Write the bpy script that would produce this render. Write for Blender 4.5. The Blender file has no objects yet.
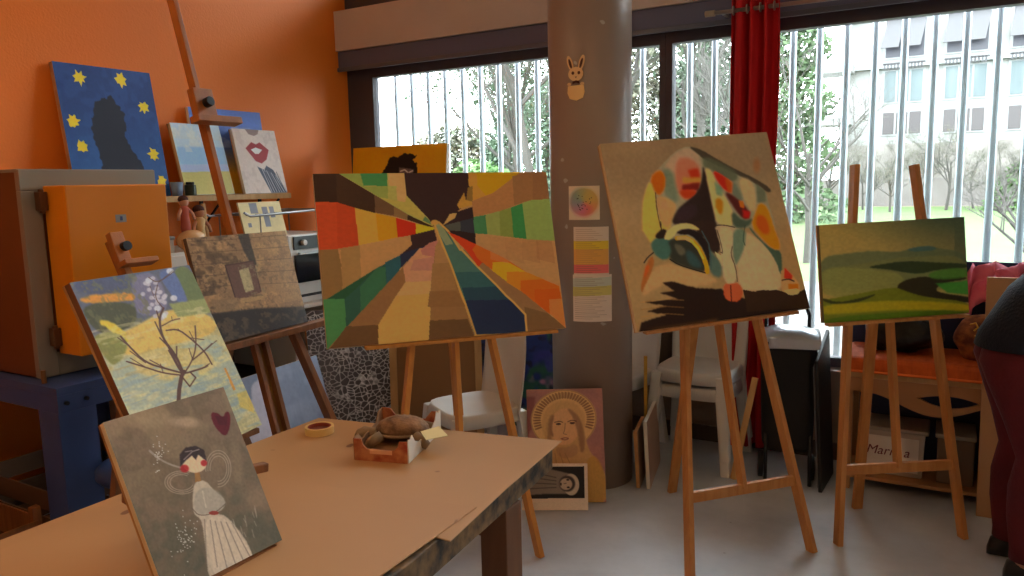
import bpy, bmesh, math, random
import numpy as np
from mathutils import Vector, Matrix, noise as mnoise
from math import sin, cos, pi, radians, degrees, hypot, atan2
random.seed(7); RNG = np.random.default_rng(5)
S = bpy.context.scene
COL = S.collection

# ------------------------------------------------------------------ materials
def s2l(c):
    return tuple(((v/255)/12.92 if v/255 <= .04045 else ((v/255+.055)/1.055)**2.4) for v in c)
MATS = {}
def mat(name, rgb, rough=.6, metal=0, rgb2=None, scale=8, stretch=(1,1,1), bump=0, bscale=60, spec=.4, emit=None, estr=0, detail=4, contrast=.25, alpha=None, trans=0, coat=0):
    if name in MATS: return MATS[name]
    m = bpy.data.materials.new(name); m.use_nodes = True; nt = m.node_tree; N = nt.nodes; L = nt.links
    b = N['Principled BSDF']; c = s2l(rgb)
    b.inputs['Base Color'].default_value = (*c, 1); b.inputs['Roughness'].default_value = rough
    b.inputs['Metallic'].default_value = metal; b.inputs['Specular IOR Level'].default_value = spec
    if coat: b.inputs['Coat Weight'].default_value = coat
    tc = N.new('ShaderNodeTexCoord'); mp = N.new('ShaderNodeMapping'); mp.inputs['Scale'].default_value = stretch
    L.new(tc.outputs['Object'], mp.inputs['Vector'])
    if rgb2:
        n = N.new('ShaderNodeTexNoise'); n.inputs['Scale'].default_value = scale; n.inputs['Detail'].default_value = detail
        L.new(mp.outputs[0], n.inputs['Vector'])
        r = N.new('ShaderNodeValToRGB'); r.color_ramp.elements[0].position = .5-contrast; r.color_ramp.elements[1].position = .5+contrast
        r.color_ramp.elements[0].color = (*c, 1); r.color_ramp.elements[1].color = (*s2l(rgb2), 1)
        L.new(n.outputs['Fac'], r.inputs[0]); L.new(r.outputs[0], b.inputs['Base Color'])
    if bump:
        n2 = N.new('ShaderNodeTexNoise'); n2.inputs['Scale'].default_value = bscale; L.new(mp.outputs[0], n2.inputs['Vector'])
        bp = N.new('ShaderNodeBump'); bp.inputs['Strength'].default_value = bump; bp.inputs['Distance'].default_value = .01
        L.new(n2.outputs['Fac'], bp.inputs['Height']); L.new(bp.outputs[0], b.inputs['Normal'])
    if emit:
        b.inputs['Emission Color'].default_value = (*s2l(emit), 1); b.inputs['Emission Strength'].default_value = estr
    MATS[name] = m; return m

def grid_noise(h, w, cells, seed=0, cx=None):
    cx = cx or cells; r = np.random.default_rng(seed); g = r.random((cells+2, cx+2))
    y = np.linspace(0, cells, h); x = np.linspace(0, cx, w)
    yi = y.astype(int); xi = x.astype(int); fy = (y-yi)[:, None]; fx = (x-xi)[None]
    fy = fy*fy*(3-2*fy); fx = fx*fx*(3-2*fx)
    a = g[yi][:, xi]; b = g[yi][:, xi+1]; c = g[yi+1][:, xi]; d = g[yi+1][:, xi+1]
    return (a*(1-fx)+b*fx)*(1-fy)+(c*(1-fx)+d*fx)*fy
PAINT_GAIN = 1.55
def paint_mat(name='paint', rough=.5, spec=.3, bump=.05):
    if name in MATS: return MATS[name]
    m = bpy.data.materials.new(name); m.use_nodes = True; nt = m.node_tree; N = nt.nodes; L = nt.links
    b = N['Principled BSDF']; a = N.new('ShaderNodeAttribute'); a.attribute_name = 'Col'
    L.new(a.outputs['Color'], b.inputs['Base Color']); b.inputs['Roughness'].default_value = rough; b.inputs['Specular IOR Level'].default_value = spec
    tc = N.new('ShaderNodeTexCoord'); n2 = N.new('ShaderNodeTexNoise'); n2.inputs['Scale'].default_value = 120; L.new(tc.outputs['Object'], n2.inputs['Vector'])
    bp = N.new('ShaderNodeBump'); bp.inputs['Strength'].default_value = bump; bp.inputs['Distance'].default_value = .004
    L.new(n2.outputs['Fac'], bp.inputs['Height']); L.new(bp.outputs[0], b.inputs['Normal'])
    MATS[name] = m; return m

WOOD = mat('pine_wood', (200,140,78), .5, rgb2=(172,110,56), scale=6, stretch=(6,6,.7), bump=.15, bscale=20)
WOOD2 = mat('dark_easel_wood', (146,92,48), .5, rgb2=(108,66,34), scale=6, stretch=(6,6,.7), bump=.15, bscale=20)
WOODL = mat('light_wood', (205,165,110), .55, rgb2=(180,138,84), scale=6, stretch=(5,5,.7), bump=.1)
WOODB = mat('bright_easel_wood', (214,148,70), .5, rgb2=(190,122,52), scale=6, stretch=(6,6,.7), bump=.15, bscale=20)
WOODM = mat('reddish_mast_wood', (178,108,50), .45, rgb2=(152,88,38), scale=6, stretch=(6,6,.7), bump=.1)
CREAM = mat('raw_canvas', (222,196,152), .8, bump=.2, bscale=200)
WHITEC = mat('white_canvas_edge', (215,205,190), .8, bump=.2, bscale=200)
TANC = mat('pine_stretcher', (200,150,96), .7, rgb2=(178,126,74), scale=20)
STEEL = mat('steel', (150,148,145), .35, .8)
BLACK = mat('black_plastic', (18,18,20), .45)
DARKM = mat('dark_metal', (40,40,44), .45, .5)
WHITEP = mat('white_plastic', (216,214,210), .38, spec=.5, rgb2=(206,202,196), scale=5)

# ------------------------------------------------------------------ object helpers
def V(*a): return Vector(a[0]) if len(a) == 1 else Vector(a)
def tag(o, label=None, cat=None, group=None, kind=None):
    if label: o['label'] = label
    if cat: o['category'] = cat
    if group: o['group'] = group
    if kind: o['kind'] = kind
    return o
def thing(name, loc, label, cat, group=None):
    o = bpy.data.objects.new(name, None); COL.objects.link(o); o.location = loc; o.empty_display_size = .05
    return tag(o, label, cat, group)
def root_loc(o):
    l = Vector((0,0,0))
    while o: l += o.location; o = o.parent
    return l
class MB:
    def __init__(s): s.b = bmesh.new()
    def box(s, c, size, rot=None):
        m = Matrix.Translation(V(c)) @ (rot.to_4x4() if rot else Matrix()) @ Matrix.Diagonal((*size, 1))
        bmesh.ops.create_cube(s.b, size=1, matrix=m); return s
    def bx(s, x0, x1, y0, y1, z0, z1):
        return s.box(((x0+x1)/2, (y0+y1)/2, (z0+z1)/2), (abs(x1-x0), abs(y1-y0), abs(z1-z0)))
    def beam(s, p, q, w, d, ref=(0,0,1)):
        p = V(p); q = V(q); z = (q-p).normalized(); r = V(ref)
        x = r.cross(z)
        if x.length < 1e-4: x = Vector((1,0,0)).cross(z)
        x.normalize(); y = z.cross(x)
        rot = Matrix((x, y, z)).transposed()
        return s.box((p+q)/2, (w, d, (q-p).length), rot)
    def cyl(s, p, q, r1, r2=None, seg=20, caps=True):
        p = V(p); q = V(q); r2 = r1 if r2 is None else r2; z = (q-p)
        rot = z.to_track_quat('Z', 'Y').to_matrix().to_4x4()
        bmesh.ops.create_cone(s.b, cap_ends=caps, segments=seg, radius1=r1, radius2=r2, depth=z.length, matrix=Matrix.Translation((p+q)/2) @ rot); return s
    def sph(s, c, r, scale=(1,1,1), seg=20, rot=None):
        m = Matrix.Translation(V(c)) @ (rot.to_4x4() if rot else Matrix()) @ Matrix.Diagonal((*[r*k for k in scale], 1))
        bmesh.ops.create_uvsphere(s.b, u_segments=seg, v_segments=seg//2, radius=1, matrix=m); return s
    def tube(s, pts, rad, seg=8, caps=True):
        pts = [V(p) for p in pts]; rad = rad if isinstance(rad, (list, tuple)) else [rad]*len(pts)
        rings = []; prev = None
        for i, p in enumerate(pts):
            t = (pts[min(i+1, len(pts)-1)]-pts[max(i-1, 0)]).normalized()
            if prev is None:
                a = Vector((0,0,1)) if abs(t.z) < .9 else Vector((1,0,0)); x = t.cross(a).normalized()
            else: x = (prev - t*prev.dot(t)).normalized()
            prev = x; y = t.cross(x); r = rad[i]; r = (r, r) if not isinstance(r, (list, tuple)) else r
            rings.append([s.b.verts.new(p+x*cos(2*pi*k/seg)*r[0]+y*sin(2*pi*k/seg)*r[1]) for k in range(seg)])
        for a, b in zip(rings, rings[1:]):
            for k in range(seg): s.b.faces.new((a[k], a[(k+1) % seg], b[(k+1) % seg], b[k]))
        if caps: s.b.faces.new(rings[0][::-1]); s.b.faces.new(rings[-1])
        return s
    def loft(s, rings, close=True, caps=True):
        vr = [[s.b.verts.new(V(p)) for p in r] for r in rings]; n = len(vr[0])
        for a, b in zip(vr, vr[1:]):
            for k in range(n if close else n-1): s.b.faces.new((a[k], a[(k+1) % n], b[(k+1) % n], b[k]))
        if caps and close: s.b.faces.new(vr[0][::-1]); s.b.faces.new(vr[-1])
        return s
    def prism(s, pts, nrm):
        nrm = V(nrm); a = [s.b.verts.new(V(p)) for p in pts]; b = [s.b.verts.new(V(p)+nrm) for p in pts]; n = len(a)
        s.b.faces.new(a[::-1]); s.b.faces.new(b)
        for k in range(n): s.b.faces.new((a[k], a[(k+1) % n], b[(k+1) % n], b[k]))
        return s
    def build(s, name, m, parent=None, smooth=False, bevel=0, sub=0, solid=0):
        bmesh.ops.recalc_face_normals(s.b, faces=s.b.faces)
        me = bpy.data.meshes.new(name); 
        if parent is not None:
            l = root_loc(parent)
            for v in s.b.verts: v.co -= l
        s.b.to_mesh(me); s.b.free()
        o = bpy.data.objects.new(name, me); COL.objects.link(o); me.materials.append(m)
        if parent is not None: o.parent = parent
        if solid: k = o.modifiers.new('solid', 'SOLIDIFY'); k.thickness = solid; k.offset = 0
        if bevel:
            k = o.modifiers.new('bevel', 'BEVEL'); k.width = bevel; k.segments = 2; k.limit_method = 'ANGLE'
        if sub:
            k = o.modifiers.new('sub', 'SUBSURF'); k.levels = sub; k.render_levels = sub
        if smooth:
            for p in me.polygons: p.use_smooth = True
        return o
def struct(name, mb, m, **k):
    o = mb.build(name, m, **k); o['kind'] = 'structure'; return o
def copy_tree(o, parent=None):
    c = o.copy(); COL.objects.link(c); c.parent = parent
    for ch in list(o.children): copy_tree(ch, c)
    return c
def rot_to(name):  # euler helper
    return None

# ------------------------------------------------------------------ painter
class Art:
    """A painting surface: colour grid, drawn in the coordinates of a measured quadrilateral."""
    def __init__(s, quad, W, H, base):
        s.W, s.H = W, H; s.img = np.zeros((H, W, 3)); s.img[:] = base
        # inverse homography unit square -> quad
        src = [(0,0),(1,0),(1,1),(0,1)]; A = []; B = []
        for (u, v), (x, y) in zip(src, quad):
            A.append([u,v,1,0,0,0,-x*u,-x*v]); B.append(x); A.append([0,0,0,u,v,1,-y*u,-y*v]); B.append(y)
        h = np.linalg.solve(np.array(A, float), np.array(B, float)); Hm = np.array([[h[0],h[1],h[2]],[h[3],h[4],h[5]],[h[6],h[7],1]])
        u, v = np.meshgrid(np.linspace(0,1,W), np.linspace(0,1,H)); P = np.stack([u, v, np.ones_like(u)], -1) @ Hm.T
        s.X = P[..., 0]/P[..., 2]; s.Y = P[..., 1]/P[..., 2]; s.u = u; s.v = v; s.ox = s.oy = 0; s.k = 1
    def frame(s, ox, oy, k): s.ox, s.oy, s.k = ox, oy, k
    def pt(s, p): return (s.ox+p[0]/s.k, s.oy+p[1]/s.k)
    curvy = False; soft = 1; cut = 2
    def chaikin(s, p, closed):
        for _ in range(s.cut):
            q = []; n = len(p)
            for i in range(n if closed else n-1):
                a, b = p[i], p[(i+1) % n]; q += [(a[0]*.75+b[0]*.25, a[1]*.75+b[1]*.25), (a[0]*.25+b[0]*.75, a[1]*.25+b[1]*.75)]
            p = q if closed else [p[0]]+q+[p[-1]]
        return p
    def put(s, mask, col, soft=None):
        m = np.clip(mask, 0, 1)[..., None]; s.img = s.img*(1-m)+np.array(col, float)*m
    def poly(s, pts, col, a=1, blur=0, raw=False, jit=0):
        pts = [p if raw else s.pt(p) for p in pts]; X, Y = s.X, s.Y
        if s.curvy and len(pts) > 4: pts = s.chaikin(pts, True)
        if jit: X = X+(grid_noise(s.H, s.W, 40, 3)-.5)*jit; Y = Y+(grid_noise(s.H, s.W, 40, 4)-.5)*jit
        ins = np.zeros(X.shape, bool); n = len(pts)
        for i in range(n):
            x1, y1 = pts[i]; x2, y2 = pts[(i+1) % n]
            if y1 == y2: continue
            c = ((y1 > Y) != (y2 > Y)) & (X < (x2-x1)*(Y-y1)/(y2-y1)+x1); ins ^= c
        m = ins.astype(float)
        if blur: m = s.blur(m, int(blur*s.soft))
        s.put(m*a, col)
    def blur(s, m, n):
        for _ in range(n):
            p = np.pad(m, 1, mode='edge'); m = (p[:-2,1:-1]+p[2:,1:-1]+p[1:-1,:-2]+p[1:-1,2:]+p[1:-1,1:-1]*2)/6
        return m
    def ell(s, c, rx, ry, col, a=1, soft=.15, ang=0):
        cx, cy = s.pt(c); dx = s.X-cx; dy = s.Y-cy; ca, sa = cos(ang), sin(ang)
        d = np.sqrt(((dx*ca+dy*sa)/(rx/s.k))**2+((-dx*sa+dy*ca)/(ry/s.k))**2)
        s.put(np.clip((1-d)/max(soft, 1e-3)+.5, 0, 1)*a, col)
    def ring(s, c, rx, ry, w, col, a=1, a0=-pi, a1=pi):
        pts = [(c[0]+rx*cos(t), c[1]+ry*sin(t)) for t in np.linspace(a0, a1, 28)]; s.line(pts, w, col, a)
    def line(s, pts, w, col, a=1):
        pts = [s.pt(p) for p in pts]; w = w/s.k
        if s.curvy and len(pts) > 2: pts = s.chaikin(pts, False)
        D = np.full(s.X.shape, 1e9)
        for (x1, y1), (x2, y2) in zip(pts, pts[1:]):
            dx, dy = x2-x1, y2-y1; t = np.clip(((s.X-x1)*dx+(s.Y-y1)*dy)/(dx*dx+dy*dy+1e-9), 0, 1)
            D = np.minimum(D, np.hypot(s.X-x1-t*dx, s.Y-y1-t*dy))
        s.put(np.clip((w/2-D)/.5+.5, 0, 1)*a, col)
    def grain(s, amt, cells=60, seed=1, sx=1):
        amt *= .45
        n = grid_noise(s.H, s.W, cells, seed)-.5; s.img = s.img*(1+amt*n[..., None]*2)
    def mottle(s, col, amt, cells=8, seed=2, thr=.5, mask=None, cx=None):
        n = grid_noise(s.H, s.W, cells, seed, cx)*.6+grid_noise(s.H, s.W, cells*3, seed+9, cx and cx*2)*.4
        m = np.clip((n-thr)*6, 0, 1)*amt
        if mask is not None: m = m*mask
        s.put(m, col)
def s2l_np(c):
    c = np.clip(c, 0, 255)/255; return np.where(c <= .04045, c/12.92, ((c+.055)/1.055)**2.4)
def paint_grid(name, corners, art, parent, gain=PAINT_GAIN, m=None, push=.0008, warp=None):
    TL, TR, BR, BL = [np.array(c, float) for c in corners]; H, W = art.H, art.W
    u, v = np.meshgrid(np.linspace(0,1,W), np.linspace(0,1,H)); u = u[..., None]; v = v[..., None]
    P = (TL*(1-u)+TR*u)*(1-v)+(BL*(1-u)+BR*u)*v
    n = np.cross(TR-TL, TL-BL); n /= np.linalg.norm(n); n = -n if False else n
    n = np.cross(BL-TL, TR-TL); n /= np.linalg.norm(n)   # faces the viewer of a TL,TR,BR,BL quad
    P = P+n*push
    if warp is not None: P = warp(P, u, v)
    P = P-np.array(root_loc(parent))
    idx = np.arange(H*W).reshape(H, W)
    F = np.stack([idx[:-1,:-1], idx[1:,:-1], idx[1:,1:], idx[:-1,1:]], -1).reshape(-1, 4)
    me = bpy.data.meshes.new(name); me.from_pydata(P.reshape(-1, 3).tolist(), [], F.tolist()); me.update()
    ca = me.color_attributes.new('Col', 'FLOAT_COLOR', 'POINT')
    c = np.clip(s2l_np(art.img)*gain*np.array([.95,1.0,1.1]), 0, .88); c = np.concatenate([c, np.ones((H, W, 1))], -1).astype(np.float32)
    ca.data.foreach_set('color', c.ravel()); me.materials.append(m or paint_mat())
    me.polygons.foreach_set('use_smooth', [True]*len(me.polygons))
    o = bpy.data.objects.new(name, me); COL.objects.link(o); o.parent = parent; return o
def rect(bc, yaw, lean, w, h, roll=0):
    """corners TL TR BR BL of a rectangle whose bottom-centre is bc, facing (sin yaw,-cos yaw), leaning back"""
    y = radians(yaw); l = radians(lean); r = radians(roll)
    a = np.array([cos(y), sin(y), 0]); n = np.array([sin(y), -cos(y), 0]); b = np.array([0,0,1.])*cos(l)-n*sin(l)
    A = a*cos(r)+b*sin(r); B = b*cos(r)-a*sin(r); c = np.array(bc, float)
    return [c-A*w/2+B*h, c+A*w/2+B*h, c+A*w/2, c-A*w/2]
def canvas(name, corners, art, label, edge=CREAM, thick=.02, gain=PAINT_GAIN, group=None, cat='painting', m=None, bars=True):
    TL, TR, BR, BL = [Vector(c) for c in corners]
    r = thing(name, (BL+BR)/2, label, cat, group)
    n = (BL-TL).cross(TR-TL).normalized()
    mb = MB(); mb.prism([TL, TR, BR, BL], -n*thick); mb.build('canvas_side', edge, r, bevel=.0015)
    paint_grid('painted_face', corners, art, r, gain, m)
    if bars:
        b = MB(); x = (TR-TL).normalized(); y = (TL-BL).normalized(); w = .035; o = -n*(thick+.004)
        for p, q in ((TL-y*w/2, TR-y*w/2), (BL+y*w/2, BR+y*w/2), (TL+x*w/2, BL+x*w/2), (TR-x*w/2, BR-x*w/2)): b.beam(p+o, q+o, w, .008, n)
        b.build('stretcher_bar', TANC, r)
    return r

# ------------------------------------------------------------------ the room
XO, YW, YG = -3.84, 4.24, 4.36         # orange wall, inner face of window wall, glazing plane
XR, YB, ZC = 2.4, -2.2, 3.5
def wall_mat():
    m = bpy.data.materials.new('orange_plaster'); m.use_nodes = True; nt = m.node_tree; N = nt.nodes; L = nt.links; b = N['Principled BSDF']
    tc = N.new('ShaderNodeTexCoord'); n = N.new('ShaderNodeTexNoise'); n.inputs['Scale'].default_value = 1.3; n.inputs['Detail'].default_value = 5
    r = N.new('ShaderNodeValToRGB'); r.color_ramp.elements[0].color = (*s2l((228,116,18)), 1); r.color_ramp.elements[1].color = (*s2l((232,124,26)), 1)
    L.new(tc.outputs['Object'], n.inputs['Vector']); L.new(n.outputs['Fac'], r.inputs[0]); L.new(r.outputs[0], b.inputs['Base Color']); b.inputs['Roughness'].default_value = .62
    n2 = N.new('ShaderNodeTexNoise'); n2.inputs['Scale'].default_value = 90; bp = N.new('ShaderNodeBump'); bp.inputs['Strength'].default_value = .25; bp.inputs['Distance'].default_value = .004
    L.new(tc.outputs['Object'], n2.inputs['Vector']); L.new(n2.outputs['Fac'], bp.inputs['Height']); L.new(bp.outputs[0], b.inputs['Normal'])
    return m
ORANGE = wall_mat()
def floor_mat():
    m = bpy.data.materials.new('worn_grey_floor'); m.use_nodes = True; nt = m.node_tree; N = nt.nodes; L = nt.links; b = N['Principled BSDF']
    tc = N.new('ShaderNodeTexCoord'); n = N.new('ShaderNodeTexNoise'); n.inputs['Scale'].default_value = 2.2; n.inputs['Detail'].default_value = 8; n.inputs['Roughness'].default_value = .65
    r = N.new('ShaderNodeValToRGB'); r.color_ramp.elements[0].position = .3; r.color_ramp.elements[1].position = .72
    r.color_ramp.elements[0].color = (*s2l((164,167,174)), 1); r.color_ramp.elements[1].color = (*s2l((196,199,205)), 1)
    L.new(tc.outputs['Object'], n.inputs['Vector']); L.new(n.outputs['Fac'], r.inputs[0])
    v = N.new('ShaderNodeTexVoronoi'); v.inputs['Scale'].default_value = 7; L.new(tc.outputs['Object'], v.inputs['Vector'])
    r2 = N.new('ShaderNodeValToRGB'); r2.color_ramp.elements[0].position = .02; r2.color_ramp.elements[1].position = .05
    r2.color_ramp.elements[0].color = (.35,.33,.3,1); r2.color_ramp.elements[1].color = (1,1,1,1)
    L.new(v.outputs['Distance'], r2.inputs[0])
    mx = N.new('ShaderNodeMix'); mx.data_type = 'RGBA'; mx.blend_type = 'MULTIPLY'; mx.inputs['Factor'].default_value = .5
    L.new(r.outputs[0], mx.inputs['A']); L.new(r2.outputs[0], mx.inputs['B']); L.new(mx.outputs['Result'], b.inputs['Base Color'])
    b.inputs['Roughness'].default_value = .42; b.inputs['Specular IOR Level'].default_value = .35
    r3 = N.new('ShaderNodeMapRange'); r3.inputs['To Min'].default_value = .33; r3.inputs['To Max'].default_value = .6; L.new(n.outputs['Fac'], r3.inputs['Value']); L.new(r3.outputs[0], b.inputs['Roughness'])
    return m
struct('floor', MB().bx(XO-.1, XR+.1, YB-.1, YW+.25, -.12, 0), floor_mat())
struct('wall_left', MB().bx(XO-.12, XO, YB, YW+.25, 0, ZC), ORANGE)
PLAS = mat('white_plaster', (205,196,184), .8, bump=.1)
struct('wall_right', MB().bx(XR, XR+.12, YB, YW+.25, 0, ZC), PLAS)
struct('wall_back', MB().bx(XO, XR, YB-.12, YB, 0, ZC), PLAS)
struct('ceiling', MB().bx(XO-.1, XR+.1, YB-.1, YW+.25, ZC, ZC+.12), mat('ceiling_white', (210,204,194), .8, bump=.1))
GREYW = mat('grey_brown_wall', (142,126,112), .75, rgb2=(128,112,100), scale=4, bump=.15)
FRAME = mat('dark_window_frame', (72,66,74), .5)
TOPM = mat('tan_concrete_beam', (206,190,178), .8, rgb2=(198,180,168), scale=3, bump=.15)
BOXM = mat('grey_shutter_box', (96,98,122), .5)
w = MB()
w.bx(XO, -1.06, YW, YW+.2, 0, .93); w.bx(-1.06, XR, YW, YW+.2, 0, .48)
struct('wall_front', w, GREYW)
struct('trim_1', MB().bx(XO+.002, -1.06, YW-.13, YG-.03, .93, .965), mat('window_board', (180,170,158), .6), bevel=.004)
struct('trim_2', MB().bx(XO+.002, XR, YW-.02, YW+.22, 2.458, 2.73), TOPM)
struct('trim_3', MB().bx(XO+.002, XR, YW, YW+.21, 2.335, 2.457), BOXM, bevel=.006)
# lip of the shutter box and clerestory above the beam
struct('trim_4', MB().bx(XO+.002, XR, YW-.012, YW+.01, 2.318, 2.345), mat('shutter_lip', (98,100,112), .35, .3), bevel=.003)
c = MB(); c.bx(XO+.002, XR, YW+.10, YW+.2, 2.73, 2.92); c.bx(XO+.002, XR, YW+.12, YW+.2, ZC-.05, ZC)
for x in (XO+.04, -2.5, -1.45, -.2, 1.1, XR-.04): c.bx(x-.03, x+.03, YW+.12, YW+.2, 2.92, ZC)
struct('trim_5', c, FRAME)
GLASS = None
def glass_mat():
    m = bpy.data.materials.new('window_glass'); m.use_nodes = True; nt = m.node_tree; N = nt.nodes; L = nt.links
    N.remove(N['Principled BSDF']); t = N.new('ShaderNodeBsdfTransparent'); g = N.new('ShaderNodeBsdfGlossy'); g.inputs['Roughness'].default_value = .02
    t.inputs[0].default_value = (.93,.96,.95,1); f = N.new('ShaderNodeFresnel'); f.inputs['IOR'].default_value = 1.35; x = N.new('ShaderNodeMixShader')
    L.new(f.outputs[0], x.inputs[0]); L.new(t.outputs[0], x.inputs[1]); L.new(g.outputs[0], x.inputs[2]); L.new(x.outputs[0], N['Material Output'].inputs[0]); return m
GLASS = glass_mat()
ZT = 2.27
def window(n, x0, x1, z0, z1=ZT, fl=.05, fr=.05, top=.065):
    mb = MB(); y0, y1 = YG-.03, YG+.035
    mb.bx(x0, x0+fl, y0, y1, z0, z1+top); mb.bx(x1-fr, x1, y0, y1, z0, z1+top); mb.bx(x0+fl, x1-fr, y0, y1, z1, z1+top); mb.bx(x0+fl, x1-fr, y0, y1, z0, z0+.05)
    o = struct('window_%d' % n, mb, FRAME)
    g = MB().bx(x0+fl-.003, x1-fr+.003, YG-.004, YG+.004, z0+.04, z1+.01).build('pane', GLASS, o)
    return o
window(1, XO+.002, -1.455, .965, fl=.232, fr=.035)
window(2, -1.453, -1.0, .965, fl=.04, fr=.05)
window(3, -.998, 2.38, .482, fl=.10, fr=.05)
struct('window_4', MB().bx(XO+.01, XR-.01, YW+.155, YW+.163, 2.91, ZC-.04), GLASS)

# round pillar
pm = bpy.data.materials.new('painted_pillar'); pm.use_nodes = True
def pillar_mat():
    nt = pm.node_tree; N = nt.nodes; L = nt.links; b = N['Principled BSDF']; b.inputs['Roughness'].default_value = .38; b.inputs['Specular IOR Level'].default_value = .5
    tc = N.new('ShaderNodeTexCoord'); n = N.new('ShaderNodeTexNoise'); n.inputs['Scale'].default_value = 3.5; n.inputs['Detail'].default_value = 7
    r = N.new('ShaderNodeValToRGB'); r.color_ramp.elements[0].color = (*s2l((148,126,114)), 1); r.color_ramp.elements[1].color = (*s2l((158,138,124)), 1)
    L.new(tc.outputs['Object'], n.inputs['Vector']); L.new(n.outputs['Fac'], r.inputs[0])
    n3 = N.new('ShaderNodeTexNoise'); n3.inputs['Scale'].default_value = 11; r3 = N.new('ShaderNodeValToRGB'); r3.color_ramp.elements[0].position = .735; r3.color_ramp.elements[1].position = .75
    L.new(tc.outputs['Object'], n3.inputs['Vector']); L.new(n3.outputs['Fac'], r3.inputs[0])
    mx = N.new('ShaderNodeMix'); mx.data_type = 'RGBA'; L.new(r3.outputs[0], mx.inputs['Factor']); L.new(r.outputs[0], mx.inputs['A']); mx.inputs['B'].default_value = (*s2l((190,184,176)), 1)
    L.new(mx.outputs['Result'], b.inputs['Base Color'])
pillar_mat()
PC = Vector((-1.538, 3.461, 0)); PR = .2
struct('trim_6', MB().cyl(PC, PC+Vector((0,0,ZC)), PR, seg=96), pm, smooth=False)
for p in bpy.data.objects['trim_6'].data.polygons: p.use_smooth = len(p.vertices) == 4
# baseboard
struct('baseboard_front', MB().bx(XO+.002, XR, YW-.015, YW-.001, 0, .09), mat('dark_baseboard', (78,66,58), .6))
struct('baseboard_left', MB().bx(XO+.001, XO+.014, YB, YW-.02, 0, .09), MATS['dark_baseboard'])

# ceiling lamps (tubes in white trays)
TUBE = mat('lit_tube', (255,235,205), .5, emit=(255,210,158), estr=16)
def lamp(x, y, along='y', L=1.2, lab=''):
    r = thing('ceiling_lamp', (x, y, ZC-.06), lab, 'lamp', 'ceiling lamps')
    a = (.1, L/2) if along == 'y' else (L/2, .1)
    MB().bx(x-a[0]-.04, x+a[0]+.04, y-a[1]-.04, y+a[1]+.04, ZC-.06, ZC-.002).build('tray', WHITEP, r, bevel=.005)
    for s in (-.05, .05):
        if along == 'y': MB().cyl((x+s, y-a[1], ZC-.085), (x+s, y+a[1], ZC-.085), .013, seg=12).build('tube', TUBE, r)
        else: MB().cyl((x-a[0], y+s, ZC-.085), (x+a[0], y+s, ZC-.085), .013, seg=12).build('tube', TUBE, r)
lamp(-2.75, .75, lab='ceiling strip lamp with two tubes nearest the orange wall')
lamp(-.6, -.1, lab='ceiling strip lamp with two tubes above the near end of the table')
lamp(1.3, -.1, lab='ceiling strip lamp with two tubes nearest the right wall')

# ------------------------------------------------------------------ outside
GZ = -.3
GRASS = mat('lawn_grass', (64,84,40), .9, rgb2=(76,94,52), scale=.5, bump=.4, bscale=8)
struct('ground', MB().bx(-90, 60, 14, 49.2, GZ-.1, GZ), GRASS)
struct('gravel_path', MB().bx(-40, 40, YW+.26, 14, GZ-.1, GZ-.005), mat('gravel', (96,92,88), .9, rgb2=(60,56,54), scale=18, bump=.6, bscale=40, contrast=.1))
struct('road', MB().bx(-90, 60, 49.2, 62, GZ-.1, GZ+.01), mat('pale_track', (116,106,92), .9, rgb2=(104,96,84), scale=.4))
# security bars
BARM = mat('galvanised_bar', (176,186,192), .4, .1)
g = thing('window_grille', (-1, 4.56, .3), 'row of upright galvanised security bars standing outside the windows', 'grille')
for x in [-3.577+.1465*k for k in range(18)]+[-.9355+.138*k for k in range(26)]:
    MB().cyl((x, 4.56, .36), (x, 4.56, 2.62), .018, seg=12).build('bar', BARM, g, smooth=True)
MB().bx(-3.75, 2.6, 4.545, 4.575, .33, .365).build('lower_rail', BARM, g); MB().bx(-3.75, 2.6, 4.545, 4.575, 2.62, 2.66).build('upper_rail', BARM, g)

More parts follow.
